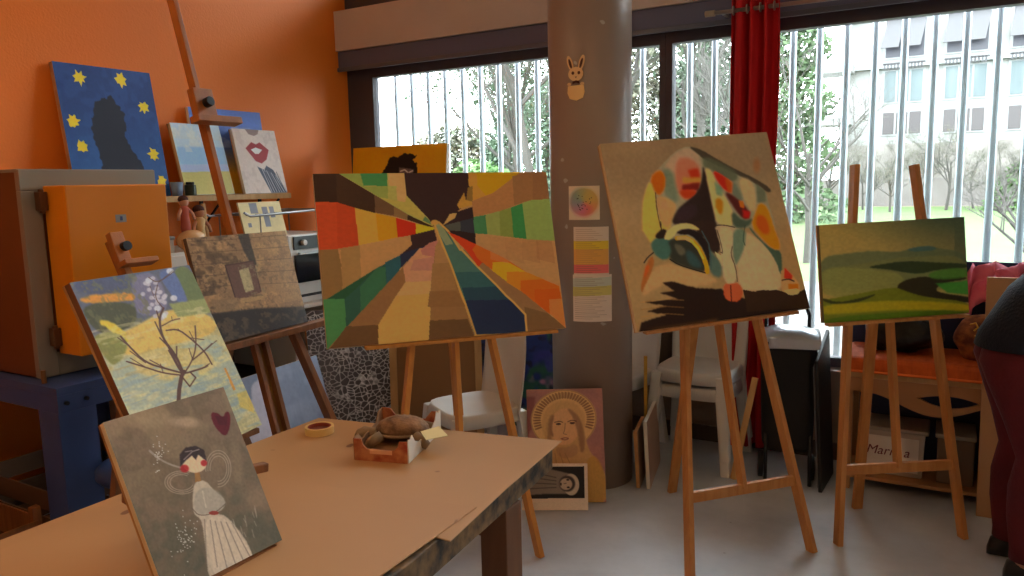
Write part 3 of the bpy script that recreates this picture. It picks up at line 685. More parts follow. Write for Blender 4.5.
A.poly([(60,450),(120,440),(200,425),(300,405),(335,420),(400,440),(560,455),(560,540),(60,540)], (96,104,24), blur=2)
A.poly([(70,440),(120,458),(200,440),(250,425),(200,452),(120,466),(70,452)], (46,52,20), blur=2)
A.poly([(60,465),(200,455),(330,448),(560,462),(560,486),(330,478),(200,486),(60,498)], (156,140,20), blur=4, a=.8)
A.poly([(60,506),(300,486),(560,478),(560,560),(60,560)], (66,96,18), blur=3, a=.9)
A.grain(.09, 60, 5)
canvas('landscape_painting', [(-.449,3.221,1.311), (.05,3.602,1.326), (.086,3.569,.938), (-.413,3.189,.924)], A, 'small green painting of misty hills on the right-hand easel', edge=mat('olive_edge', (120,108,70), .7), thick=.018, gain=2.3)

# --- girl with wings and heart
q = [(105,430),(222,388),(284,545),(166,602)]
A = Art(q, 210, 280, (112,98,80)); A.curvy = True; A.frame(90,370,2.795)
A.mottle((150,130,102), .6, 5, 5, .45, np.clip(1.1-A.v*1.6, 0, 1)); A.mottle((84,84,72), .8, 6, 9, .4, np.clip(A.v*1.6-.5, 0, 1)); A.mottle((140,116,96), .35, 9, 15, .5)
A.put(np.clip(A.v*1.3-.75, 0, .5), (84,86,74))
A.ell((170,150), 60, 26, (160,140,110), .5, .9); A.ell((262,157), 40, 14, (172,148,122), .7, .8); A.ell((465,370), 36, 36, (142,120,98), .7, .9, .5); A.ell((410,270), 14, 80, (140,122,98), .45, .9, -.15)
A.poly([(332,130),(340,124),(356,128),(368,140),(374,122),(386,120),(390,140),(388,165),(378,192),(360,184),(340,158)], (92,30,40), blur=1)
A.poly([(345,135),(380,135),(378,160),(355,160)], (70,24,34), a=.6, blur=2)
wc = (186,170,150)
for k in range(3):
    A.ring((355,285), 36-k*6, 52-k*8, 2.2, wc, .6, -3.3, 1.6); A.ring((252,326), 46-k*7, 32-k*5, 2.2, wc, .6, .3, 5.2)
A.line([(180,255),(215,275),(250,285)], 5, (170,160,150), .6); A.line([(165,240),(190,262)], 6, (180,172,166), .5)
A.poly([(285,330),(302,318),(322,322),(340,345),(376,372),(370,400),(345,412),(385,420),(470,540),(400,620),(330,620),(318,500),(308,428),(285,415),(282,380)], (184,172,152), blur=1)
A.poly([(312,430),(372,412),(470,545),(440,580),(340,600),(325,500)], (196,184,164), blur=1)
for k, x in enumerate((322,338,352,368,384,400)): A.line([(x-6,430+k*2),(x+k*14,560+k*4)], 3.5, (110,98,84), .55)
A.poly([(282,380),(300,340),(345,340),(378,375),(372,400),(335,410),(295,418)], (150,146,134), a=.6, blur=2); A.line([(310,350),(320,395)], 4, (196,188,170), .7)
A.line([(283,400),(300,420),(345,412),(375,385)], 3, (90,78,68), .7); A.ell((342,411), 14, 6, (140,60,50))
A.poly([(288,298),(302,296),(306,320),(290,326)], (150,110,66))
A.curvy = False; A.ell((288,272), 33, 26, (216,186,152), 1, .1); A.poly([(248,282),(246,248),(262,228),(290,222),(314,232),(322,264),(312,258),(298,246),(292,262),(280,250),(266,262)], (58,48,50), blur=1); A.line([(262,240),(280,236)], 3, (120,108,104))
A.line([(258,262),(282,238),(300,232)], 3, (130,116,112)); A.ell((260,287), 12, 11, (170,40,44), .9, .4); A.ell((314,270), 9, 9, (170,40,44), .9, .4)
r_ = random.Random(4)
for k in range(90):
    a, b = (r_.gauss(260,18), r_.gauss(480,30)) if k < 60 else (r_.gauss(185,12), r_.gauss(250,22)); A.ell((a, b), 1.6, 1.6, (210,210,200), .8, .5)
for k in range(14): x0 = r_.uniform(390,470); y0 = r_.uniform(380,470); A.line([(x0,y0),(x0+6,y0+r_.uniform(10,34))], 2.5, (170,160,144), .5)
A.grain(.1, 80, 6)
canvas('winged_girl_painting', rect((-1.212,.945,.757), 82.5, 26.2, .258, .351, 2.5), A, 'taupe painting of a winged girl in white dress and dark heart, on table', edge=mat('raw_linen_edge', (236,214,178), .8), thick=.017)

# --- bare tree in a yellow field
q = [(69,283),(189,265),(262,425),(157,475)]
A = Art(q, 230, 290, (176,168,120)); A.curvy = True; A.soft = 1.5; A.frame(60,260,3.39)
A.put(np.clip(.42-A.v, 0, 1)*6*.9, (88,88,98))
A.poly([(40,70),(120,60),(240,45),(250,110),(60,120)], (74,76,96), blur=4); A.poly([(380,30),(440,15),(520,180),(460,190),(410,90)], (96,104,56), blur=3)
A.poly([(330,40),(385,25),(440,150),(400,150),(350,80)], (88,100,140), blur=3)
A.poly([(240,50),(330,40),(380,180),(260,195),(245,120)], (112,104,124), blur=4)
A.poly([(66,125),(240,108),(256,128),(250,140),(72,152)], (196,130,40), blur=2, jit=2)
A.poly([(70,150),(250,140),(262,200),(240,230),(150,262),(90,210)], (70,68,40), blur=3); A.mottle((110,104,60), .5, 24, 31, .55, (A.v < .38)*(A.u < .5))
A.poly([(250,230),(370,160),(510,180),(545,250),(340,300),(220,330),(160,300),(160,265)], (206,170,84), blur=3)
A.poly([(370,150),(500,130),(515,180),(400,195)], (140,140,80), blur=3)
A.poly([(120,205),(170,205),(235,262),(230,290),(160,240)], (206,176,50), blur=2, jit=3)
A.poly([(100,260),(180,240),(240,280),(190,370),(150,330)], (126,124,58), blur=3)
A.poly([(160,380),(220,330),(420,300),(540,250),(700,560),(240,620)], (160,166,140), blur=4)
A.poly([(230,320),(350,300),(500,300),(540,370),(400,420),(260,390)], (206,176,96), a=.7, blur=10)
A.mottle((204,190,120), .5, 34, 41, .55, (A.v > .5), 9); A.mottle((130,150,152), .55, 44, 43, .52, (A.v > .5), 8); A.mottle((214,196,140), .4, 40, 47, .55, (A.v > .25), 10); A.mottle((170,140,70), .35, 36, 49, .58, (A.v > .3)*(A.v < .55), 9)
r_ = random.Random(9)
for k in range(26): A.ell((330+r_.gauss(0,22), 120+r_.gauss(0,40)), 8, 7, (186,176,178), .85, .5)
for (a, b) in ((300,70),(372,38),(385,130),(330,165),(350,190)): A.ell((a, b), 12, 10, (200,196,196), .9, .4)
br = (84,52,40); A.curvy = False
A.line([(402,480),(404,440),(412,395),(420,380)], 14, br); A.line([(412,395),(440,430),(460,400),(440,380)], 5, br)
for pts, w_ in (([(418,390),(392,350),(372,300),(345,260),(335,200),(350,165)], 8), ([(416,385),(360,370),(290,350),(230,290),(205,260)], 6), ([(415,392),(350,385),(290,365),(225,345)], 5), ([(418,385),(395,330),(365,290)], 9), ([(420,388),(450,340),(462,290),(458,225)], 5), ([(425,385),(480,370),(500,360)], 6), ([(450,340),(500,300),(515,285)], 5), ([(360,240),(400,235),(440,265),(490,310),(515,355)], 5), ([(345,225),(380,205),(405,200)], 4), ([(300,60),(330,80),(385,40)], 3), ([(350,165),(320,130),(330,85)], 3)):
    A.line(A.chaikin(pts, False), w_, br)
    for t_ in range(1, len(pts)-1):
        (px_, py_), (qx_, qy_) = pts[t_], pts[t_+1]; A.line([(px_, py_), ((px_+qx_)/2+r_.uniform(14,26)*r_.choice((-1,1)), (py_+qy_)/2-r_.uniform(8,24))], w_*.55, br)
A.poly([(555,368),(562,366),(596,440),(588,444)], (196,140,60)); A.poly([(600,455),(640,440),(660,520),(610,500)], (206,176,70), a=.7, blur=3)
A.grain(.12, 90, 8)
canvas('orchard_painting', [(-2.029,1.154,1.265), (-2.113,1.588,1.265), (-1.879,1.633,.754), (-1.795,1.199,.754)], A, 'painting of a bare branching tree in a yellow field, behind the winged girl', edge=mat('dark_orange_edge', (150,92,50), .8, rgb2=(60,44,36), scale=3), thick=.022)

# --- stone wall
q = [(185,238),(286,231),(307,322),(214,345)]
A = Art(q, 230, 175, (146,112,76)); A.frame(160,220,4.11)
A.mottle((176,136,90), .8, 14, 51, .5); A.mottle((84,66,50), .6, 30, 52, .55); A.mottle((70,54,40), .6, 9, 53, .55, (A.u < .42)*(A.v < .55)); A.put(np.clip((A.u-.45)*1.4, 0, .5)*(A.v<.75), (176,138,90))
for k in range(5): A.line([(110,90+k*50),(300,80+k*48),(570,60+k*50)], 2.5, (70,54,40), .5)
A.poly([(320,60),(365,55),(400,190),(380,190),(345,130)], (50,44,38), a=.8, blur=3)
A.poly([(268,190),(385,172),(418,300),(340,330),(310,320)], (104,72,58), blur=2); A.line([(270,195),(310,320)], 5, (70,46,38)); A.line([(385,175),(415,295)], 5, (80,54,44)); A.line([(268,190),(385,172)], 5, (80,54,44))
A.poly([(325,210),(365,198),(388,290),(352,302)], (176,160,116), blur=1); A.mottle((140,126,90), .5, 40, 55, .55, ((A.u > .4)*(A.u < .62)*(A.v > .3)*(A.v < .62)))
A.poly([(330,325),(425,315),(428,330),(332,345)], (170,134,88), blur=1); A.poly([(200,388),(400,366),(600,358),(620,460),(260,500)], (46,34,26), blur=5); A.mottle((110,88,62), .5, 18, 57, .5, (A.v > .78))
A.poly([(210,330),(320,330),(330,370),(230,385)], (140,112,78), a=.6, blur=4)
A.grain(.14, 80, 9)
canvas('stone_wall_painting', [(-2.513,1.885,1.323), (-2.571,2.439,1.316), (-2.469,2.444,.909), (-2.411,1.890,.917)], A, 'brown painting of a small window in an old stone wall, on the tall easel', edge=mat('brown_edge', (96,72,52), .8), thick=.018)

# --- woman with halo, monochrome print
q = [(524,391),(602,391),(606,506),(530,507)]
A = Art(q, 150, 220, (150,104,96)); A.curvy = True; A.frame(520,385,4.43)
A.mottle((166,112,98), .6, 5, 61, .45); A.poly([(10,60),(60,60),(50,200),(20,260)], (110,60,62), blur=6, a=.7)
A.ell((190,165), 148, 135, (196,158,104), 1, .03); A.ring((190,165), 146, 133, 3, (140,106,66), .8)
for k in range(36):
    t = -pi*1.12+k*(pi*1.24)/35; c0, s0 = cos(t), sin(t); A.line([(190+108*c0, 165+98*s0), (190+134*c0, 165+122*s0)], 8, (136,96,66), .9); A.line([(190+108*c0+5, 165+98*s0), (190+134*c0+6, 165+122*s0)], 2.5, (90,62,44), .6)
A.ell((190,185), 98, 105, (186,146,96), 1, .08); A.poly([(120,150),(105,230),(110,330),(60,420),(60,560),(390,560),(385,420),(330,340),(300,300),(280,200),(255,140),(190,110)], (180,140,90), blur=2)
A.ell((196,200), 66, 84, (196,150,104), 1, .1); A.poly([(200,112),(240,130),(278,190),(290,300),(268,330),(256,230),(235,160)], (126,88,64), a=.7, blur=5); A.poly([(118,180),(136,140),(150,150),(134,210),(138,270),(120,300)], (136,98,70), a=.7, blur=4); A.poly([(150,135),(135,200),(150,250),(130,240),(125,180)], (140,100,72), blur=3)
A.line([(150,180),(172,174),(186,180)], 3.5, (80,52,42)); A.line([(210,178),(228,170),(248,176)], 3.5, (80,52,42)); A.ell((168,188), 12, 5, (70,48,40)); A.ell((230,184), 12, 5, (70,48,40))
A.line([(198,185),(196,220),(188,232),(205,236)], 2.5, (120,80,60)); A.line([(180,255),(198,250),(218,254),(198,262),(180,255)], 4, (130,72,62)); A.poly([(150,290),(200,300),(250,270),(262,330),(180,350)], (166,126,86), blur=2)
for k in range(5): A.line([(110+k*22,320),(90+k*40,420),(100+k*50,545)], 3, (130,96,60), .6)
A.poly([(300,340),(340,330),(380,420),(385,545),(290,545),(280,420)], (176,130,60), a=.8, blur=4)
A.grain(.06, 60, 12)
canvas('haloed_woman_painting', rect((-1.501,3.080,.003), 25.5, 13, .362, .532, 1.2), A, 'pinkish painting of a veiled woman with radiating halo, leaning on the pillar', edge=TANC, thick=.018)
q = [(519,464),(586,464),(586,509),(519,509)]
A = Art(q, 150, 100, (200,180,156)); A.frame(520,385,4.43)
A.poly([(-60,365),(278,362),(278,498),(-60,500)], (34,30,28)); A.poly([(-60,380),(120,372),(220,395),(245,430),(220,480),(100,480),(-60,490)], (120,106,92), blur=3)
A.ell((218,440), 36, 46, (176,160,136), 1, .1); A.ell((200,436), 36, 34, (60,50,46), 1, .2); A.ell((195,438), 28, 25, (170,146,120), 1, .2); A.ell((203,420), 7, 4, (50,40,36)); A.ell((205,452), 7, 4, (50,40,36)); A.ell((172,438), 4, 7, (60,46,42)); A.line([(186,436),(196,434)], 3, (80,64,56))
for k in range(4): A.line([(-40,395+k*22),(60,390+k*22),(150,410+k*14)], 4, (60,54,48), .7)
A.grain(.06, 60, 13)
r = canvas('portrait_print', rect((-1.515,2.975,.004), 27, 13, .305, .212), A, 'black and white sideways portrait print in front of the haloed woman painting', edge=WHITEC, thick=.004, bars=False)

# --- shelf paintings against the orange wall
def lean_wall(y0, y1, z0, h, xb, xt): return [(xt, y0, z0+h), (xt, y1, z0+h), (xb, y1, z0), (xb, y0, z0)]
SH = 1.476
A = Art([(0,0),(100,0),(100,120),(0,120)], 200, 240, (34,62,116)); A.mottle((26,50,100), .7, 6, 71, .4); A.put(np.clip(A.v-.3, 0, .5), (40,96,150))
A.poly([(34,34),(52,26),(64,42),(60,66),(74,92),(70,122),(30,122),(30,84),(26,58)], (24,24,38), jit=3, blur=1)
r_ = random.Random(3)
for (x, y) in ((24,12),(66,10),(86,34),(10,52),(14,74),(12,106),(88,80),(92,106)):
    pts = [(x+(6.8 if k % 2 else 4.4)*cos(k*pi/7+.2)*r_.uniform(.7,1.15), y+(7.2 if k % 2 else 4.6)*sin(k*pi/7+.2)*r_.uniform(.7,1.15)) for k in range(14)]; A.poly(pts, (228,180,34))
A.grain(.06, 60, 14)
canvas('blue_painting', lean_wall(2.185, 2.705, SH+.002, .66, -3.70, -3.80), A, 'blue painting with a dark shape and yellow splashes, leaning above the kiln', edge=mat('tan_edge', (176,130,90), .8), thick=.02)
A = Art([(0,0),(100,0),(100,120),(0,120)], 120, 150, (160,180,190)); A.put(np.clip((A.v-.0), 0, 1)*(A.v < .22), (190,184,160)); A.poly([(0,40),(100,38),(100,70),(0,70)], (130,164,196), blur=6); A.poly([(0,70),(100,68),(100,84),(0,84)], (150,164,196), blur=3); A.poly([(0,82),(100,80),(100,120),(0,120)], (176,168,98), blur=2); A.mottle((200,196,180), .4, 8, 81, .5, A.v < .4)
A.grain(.05, 50, 15)
canvas('beach_painting', lean_wall(2.775, 3.10, SH+.002, .40, -3.66, -3.76), A, 'pale blue and sand coloured beach painting on the wall shelf', edge=CREAM, thick=.02)
A = Art([(0,0),(100,0),(100,120),(0,120)], 150, 160, (70,96,160)); A.put(np.clip(.25-np.abs(A.v-.16), 0, .25)*3, (96,124,190)); A.put(np.clip(A.v*3-1.3, 0, 1), (206,150,40)); A.mottle((180,176,180), .4, 7, 85, .5, (A.v > .2)*(A.v < .45)); A.grain(.06, 50, 16)
canvas('sunset_painting', lean_wall(2.93, 3.455, SH+.002, .50, -3.74, -3.80), A, 'blue and yellow sky painting behind the red lips painting', edge=WHITEC, thick=.02)
A = Art([(0,0),(100,0),(100,120),(0,120)], 150, 180, (196,182,170)); A.mottle((176,160,150), .5, 7, 87, .5)
A.poly([(30,0),(62,0),(58,8),(48,12),(36,9)], (130,110,104), blur=1); A.poly([(22,36),(38,24),(48,28),(58,24),(76,38),(66,56),(52,64),(40,60)], (140,34,40), blur=1); A.poly([(34,38),(46,34),(60,38),(50,46),(42,46)], (224,214,206)); 
A.poly([(40,70),(55,76),(62,68),(76,76),(96,112),(100,120),(60,120),(52,100)], (64,70,84), blur=1)
for k in range(7): A.line([(50+k*5,74+k*2),(62+k*6,118)], 2, (170,166,168), .8)
for k in range(4): A.line([(56+k*9,80),(70+k*8,116)], 1.5, (40,44,58), .8)
A.grain(.05, 50, 17)
canvas('lips_painting', lean_wall(3.155, 3.485, SH+.002, .385, -3.63, -3.715), A, 'painting of a pale chin with parted red lips on the wall shelf', edge=WHITEC, thick=.02)
# --- portrait with black hair on yellow by the window
A = Art([(353,146),(447,141),(457,262),(362,272)], 140, 200, (206,150,20)); A.frame(290,130,2.503)
hd = [(245,100),(255,78),(262,62),(285,60),(292,52),(310,55),(328,58),(320,68),(330,85),(332,130),(320,180),(250,180),(240,130)]
A.poly(hd, (26,18,16), jit=2.5); A.poly([(285,88),(322,92),(322,110),(288,108)], (120,100,90), a=.8, blur=1); A.line([(290,98),(300,94),(308,100)], 3, (210,196,180)); A.line([(312,100),(320,96)], 3, (210,196,180)); A.grain(.06, 50, 18)
zb = .968; canvas('hair_portrait_painting', [(-3.655,4.15,1.772),(-2.86,4.15,1.772),(-2.86,4.06,zb),(-3.655,4.06,zb)], A, 'yellow portrait painting with a mass of black hair, in front of left window', edge=WHITEC, thick=.02)

# --- grey mountain and cell pattern canvases on the floor
A = Art([(246,380),(323,359),(352,450),(275,490)], 140, 150, (112,116,128)); A.frame(225,310,4.43); A.mottle((96,98,110), .5, 6, 91, .5)
A.poly([(165,320),(180,310),(225,290),(240,330),(280,390),(280,420),(320,500),(330,620),(120,620),(150,460)], (160,152,156), blur=2, jit=2); A.grain(.06, 50, 19)
canvas('mountain_painting', rect((-2.62,2.565,.003), 94, 15.5, .56, .665), A, 'grey blue painting of a pale peak standing on floor behind tall easel', edge=WHITEC, thick=.018)
A = Art([(0,0),(70,0),(70,130),(0,130)], 210, 330, (64,58,58))
rg = np.random.default_rng(3); pts = rg.random((900,2))*np.array([74,134])
gx = (A.X*1.0); gy = A.Y; D1 = np.full(gx.shape, 1e9); D2 = D1.copy()
for (px, py) in pts:
    d = np.hypot(gx-px, (gy-py)); nz = d < D1; D2 = np.where(nz, D1, np.minimum(D2, d)); D1 = np.where(nz, d, D1)
A.put(np.clip(1-(D2-D1)/.75, 0, 1)*(.7+.3*grid_noise(330,210,9,5)), (214,210,206)); A.put(np.clip(grid_noise(330,210,2,8)-.4, 0, .5), (110,104,104))
canvas('cell_pattern_panel', rect((-2.74,3.12,.003), 62, 16, .56, .85, -2), A, 'dark panel covered in white cell-like lines leaning behind the table', edge=TANC, thick=.018)

# ------------------------------------------------------------------ easels
def aframe(name, label, wood, feet, tops, rear, rear_top, centre, cross_t, ledge, ledge_w=.03, grp='tripod easels', n=None, mast=None):
    FL, FR = [Vector(p) for p in feet]; TLp, TRp = [Vector(p) for p in tops]
    r = thing(name, (FL+FR)/2, label, 'easel', grp)
    a = (FR-FL).normalized(); nn = Vector((a.y, -a.x, 0))
    MB().beam(FL, TLp, .044, .022, a).build('leg', wood, r, bevel=.002); MB().beam(FR, TRp, .044, .022, a).build('leg', wood, r, bevel=.002)
    MB().beam(Vector(rear), Vector(rear_top), .042, .022, nn).build('rear_leg', wood, r, bevel=.002)
    # crossbar
    cl = FL.lerp(TLp, cross_t); cr = FR.lerp(TRp, cross_t); MB().beam(cl, cr, .02, .042, nn.cross(a)).build('crossbar', wood, r, bevel=.002)
    c0 = cl.lerp(cr, .5); MB().beam(c0, Vector(centre), .04, .02, a).build('centre_post', wood, r, bevel=.002)
    l0, l1 = [Vector(p) for p in ledge]; mb = MB(); d = (l1-l0).normalized(); nf = Vector((d.y, -d.x, 0)).normalized()
    mb.beam(l0, l1, .036, .013, nf.cross(d) if False else Vector((0,0,1))); mb.build('ledge', wood, r, bevel=.002)
    return r
def legtop(foot, at, s): f = Vector(foot); return f+(Vector(at)-f)*s
# bull easel
fl, fr = (-.787,2.66,.0), (-.418,3.099,.0)
la, ra = (-.912,2.968,.905), (-.668,3.185,.903)
ctop = (-.812,3.072,.985)
bull_e = aframe('easel', 'orange wooden easel holding the bull painting', WOOD, (fl, fr), (legtop(fl, la, 1.45), legtop(fr, ra, 1.45)), (-1.107,3.426,0), (-.895,3.2,1.25), ctop, .215, ((-1.01,2.772,.915), (-.53,3.262,.951)))
# landscape easel
fl, fr = (-.334,3.21,0), (.111,3.508,0)
la, ra = (-.337,3.30,.903), (-.032,3.528,.886)
land_e = aframe('easel', 'wooden easel with two tall uprights holding the green landscape painting', WOOD, (fl, fr), ((-.344,3.394,1.545), (-.138,3.55,1.54)), (-.304,3.628,0), (-.25,3.50,1.25), (-.215,3.46,1.12), .20, ((-.405,3.20,.917), (.08,3.565,.929)))
# burst easel
fl, fr = (-1.72,2.02,0), (-1.374,2.558,0)
la, ra = (-1.838,2.368,.861), (-1.621,2.632,.853)
burst_e = aframe('easel', 'bright orange wooden easel holding the coloured wedges painting', WOODB, (fl, fr), (legtop(fl, la, 1.55), legtop(fr, ra, 1.55)), (-2.0,2.95,0), (-1.84,2.64,1.25), (-1.79,2.60,1.25), .22, ((-1.93,2.20,.887), (-1.42,2.83,.880)))
# tall studio easel of the stone painting
r = thing('studio_easel', (-2.4,2.15,0), 'tall brown studio easel with raised mast holding the stone wall painting', 'easel')
def mastpt(z): t = (z-.532)/(2.26-.532); return Vector((-2.39, 2.17, .53)).lerp(Vector((-2.829,2.148,2.283)), t)
b0, b1 = mastpt(.12), mastpt(2.45)
sd = Vector((0,1,0)); nrm = Vector((.97,0,.24))
for s in (-.028, .028): MB().beam(mastpt(.1)+sd*s, mastpt(1.0)+sd*s, .022, .03, (1,0,0)).build('rail', WOOD2, r, bevel=.002)
MB().beam(mastpt(.12)+Vector((-.01,0,0)), mastpt(1.02)+Vector((-.01,0,0)), .03, .006, (1,0,0)).build('rack', mat('brass_rack', (150,110,60), .4, .5), r)
MB().beam(mastpt(.9), mastpt(2.6), .022, .042, (1,0,0)).build('mast', WOODM, r, bevel=.002)
MB().beam((-2.36,2.40,0.0), (-2.52,2.40,1.0), .025, .05, (1,0,0)).build('leg', WOOD2, r, bevel=.002) if False else None
MB().beam(Vector((-2.30,2.60,0)), Vector((-2.53,2.35,1.0)), .03, .045, (1,0,0)).build('leg', WOOD2, r, bevel=.002)
MB().beam(Vector((-2.30,1.76,0)), Vector((-2.53,2.0,1.0)), .03, .045, (1,0,0)).build('leg', WOOD2, r, bevel=.002)
MB().beam(Vector((-2.95,2.16,0)), mastpt(1.1)-Vector((.03,0,0)), .03, .04, (0,1,0)).build('rear_leg', WOOD2, r, bevel=.002)
MB().beam((-2.425,1.84,.893), (-2.475,2.66,.893), .055, .028, (0,0,1)).build('ledge', WOOD2, r, bevel=.003)
cp = mastpt(1.83)+Vector((.025,0,0))
k = MB().box(cp, (.04,.095,.14), Matrix.Rotation(-.24, 3, 'Y')).build('clamp', WOODM, r, bevel=.004)
MB().box(mastpt(1.772)+Vector((.05,.03,0)), (.055,.22,.028), Matrix.Rotation(-.24, 3, 'Y')).build('clamp_shelf', WOODM, k, bevel=.003)
MB().cyl(cp+Vector((.02,.0,.01)), cp+Vector((.05,.0,.018)), .02, seg=20).build('knob', BLACK, k, smooth=False, bevel=.002)
# second easel of the orchard painting
r = thing('studio_easel', (-2.0,1.42,0), 'dark wooden easel with a knob holding the bare tree painting', 'easel')
def m2(z): return Vector((-1.89,1.42,.70)).lerp(Vector((-2.165,1.375,1.34)), (z-.70)/.64)
MB().beam(m2(.05), m2(1.36), .022, .042, (1,0,0)).build('mast', WOODM, r, bevel=.002)
MB().box(m2(1.335)+Vector((.02,0,.0)), (.026,.042,.10), Matrix.Rotation(-.39, 3, 'Y')).build('clamp', WOODM, r, bevel=.003)
MB().box(m2(1.293)+Vector((.04,.03,0)), (.045,.11,.016), Matrix.Rotation(-.39, 3, 'Y')).build('clamp_shelf', WOODM, r, bevel=.003)
MB().cyl(m2(1.34)+Vector((.03,0.01,0)), m2(1.345)+Vector((.055,.01,0)), .014, seg=20).build('knob', DARKM, r)
MB().beam((-1.87,1.26,.742), (-1.89,1.615,.742), .04, .018, (0,0,1)).build('ledge', WOOD2, r, bevel=.003)
for y0, y1 in ((1.10,1.33), (1.80,1.55)): MB().beam((-1.85,y0,0), (-2.05,y1,1.05), .03, .045, (1,0,0)).build('leg', WOOD2, r, bevel=.002)
MB().beam((-2.42,1.38,0), m2(1.2), .03, .04, (0,1,0)).build('rear_leg', WOOD2, r, bevel=.002)
# table easel under the winged girl
r = thing('table_easel', (-1.30,.97,.7542), 'small wooden table easel behind the winged girl painting', 'easel')
MB().beam((-1.372,.842,.908), (-1.318,1.15,.878), .022, .02, (0,0,1)).build('crossbar', WOOD2, r, bevel=.003)
for y in (.89, 1.05): MB().beam((-1.275,y,.766), (-1.425,y+.01,1.02), .022, .025, (1,0,0)).build('upright', WOOD2, r, bevel=.002)
MB().bx(-1.29,-1.20,.84,1.06,.7542,.7562).build('ledge', WOOD2, r)
MB().beam((-1.45,1.0,.766), (-1.40,1.0,.97), .02, .03, (0,1,0)).build('strut', WOOD2, r)

# ------------------------------------------------------------------ table
TT = .735
r = thing('work_table', (-1.33,.7,0), 'wooden work table covered with brown boards in the foreground', 'table')
SHEET = mat('brown_board', (196,150,102), .6, rgb2=(186,138,90), scale=2.2, bump=.06, bscale=30)
TOP = mat('paint_stained_top', (128,98,62), .6, rgb2=(34,30,28), scale=22, contrast=.15, bump=.2)
MB().prism([(-1.755,-.55,.675), (-.900,-.55,.675), (-.912,1.15,.675), (-.970,1.895,.675), (-1.765,1.76,.675)], (0,0,.071)).build('tabletop', TOP, r, bevel=.003)
LEGM = mat('brown_table_leg', (116,76,46), .6, rgb2=(96,60,34), scale=6, stretch=(5,5,.6))
for x, y in ((-.985,1.62), (-1.69,1.60), (-.99,-.42), (-1.69,-.42)): MB().bx(x-.04, x+.04, y-.04, y+.04, 0, .674).build('leg', LEGM, r, bevel=.003)
mb = MB(); mb.bx(-1.645,-1.03,1.60,1.63,.58,.674); mb.build('apron', LEGM, r)
def sheet(name, pts, z, t, label, m=SHEET, grp='boards laid on the work table'):
    c = sum((Vector(p+(0,)) for p in pts), Vector())/len(pts); o = thing(name, (c.x, c.y, z), label, 'board', grp)
    MB().prism([(p[0], p[1], z) for p in pts], (0,0,t)).build('board', m, o, bevel=.0015); return o
def stained(base):
    m = bpy.data.materials.new('stained_board'); m.use_nodes = True; nt = m.node_tree; N = nt.nodes; L = nt.links; b = N['Principled BSDF']; b.inputs['Roughness'].default_value = .55
    tc = N.new('ShaderNodeTexCoord'); n = N.new('ShaderNodeTexNoise'); n.inputs['Scale'].default_value = 2; n.inputs['Detail'].default_value = 5
    r_ = N.new('ShaderNodeValToRGB'); r_.color_ramp.elements[0].color = (*s2l((176,132,88)), 1); r_.color_ramp.elements[1].color = (*s2l((190,146,99)), 1)
    L.new(tc.outputs['Object'], n.inputs['Vector']); L.new(n.outputs['Fac'], r_.inputs[0])
    n2 = N.new('ShaderNodeTexNoise'); n2.inputs['Scale'].default_value = 13; n2.inputs['Detail'].default_value = 1; r2 = N.new('ShaderNodeValToRGB'); r2.color_ramp.elements[0].position = .735; r2.color_ramp.elements[1].position = .76
    L.new(tc.outputs['Object'], n2.inputs['Vector']); L.new(n2.outputs['Fac'], r2.inputs[0])
    mx = N.new('ShaderNodeMix'); mx.data_type = 'RGBA'; L.new(r2.outputs[0], mx.inputs['Factor']); L.new(r_.outputs[0], mx.inputs['A']); mx.inputs['B'].default_value = (*s2l((130,84,52)), 1)
    L.new(mx.outputs['Result'], b.inputs['Base Color']); return m
STB = stained(None)
sheet('table_board', [(-1.78,-.5), (-.93,-.5), (-.93,1.255), (-.890,1.255), (-.925,1.55), (-.957,1.93), (-1.775,1.78)], .7463, .0037, 'large stained brown board covering the far half of the work table', STB)
sheet('table_board', [(-1.77,-.62), (-.907,-.62), (-.928,1.42), (-1.70,1.29)], .7503, .0035, 'second brown sheet lying over the near half of the table', STB)

# tape roll
tp = Vector((-1.66,1.665,.7505)); o = thing('tape_roll', tp, 'roll of cream masking tape lying on the table', 'tape')
def ringmesh(c, ro, ri, h, seg=40):
    mb = MB(); R = []
    for k in range(seg+1):
        a = 2*pi*k/seg; d = Vector((cos(a), sin(a), 0)); R.append([c+d*ri, c+d*ro, c+d*ro+Vector((0,0,h)), c+d*ri+Vector((0,0,h))])
    mb.loft(R, close=True, caps=False); bmesh.ops.remove_doubles(mb.b, verts=mb.b.verts, dist=1e-5); return mb
ringmesh(tp, .044, .036, .022).build('tape', mat('masking_tape', (222,186,120), .6), o); ringmesh(tp+Vector((0,0,.001)), .0358, .033, .020).build('cardboard_core', mat('red_core', (150,60,40), .7), o)
o = thing('paint_puck', tp, 'red brown round paint block lying inside the masking tape roll', 'paint block'); MB().cyl(tp+Vector((0,0,.0)), tp+Vector((0,0,.012)), .031, seg=32).build('paint_disc', mat('red_brown', (140,66,44), .5, rgb2=(90,40,30), scale=40), o, bevel=.002)

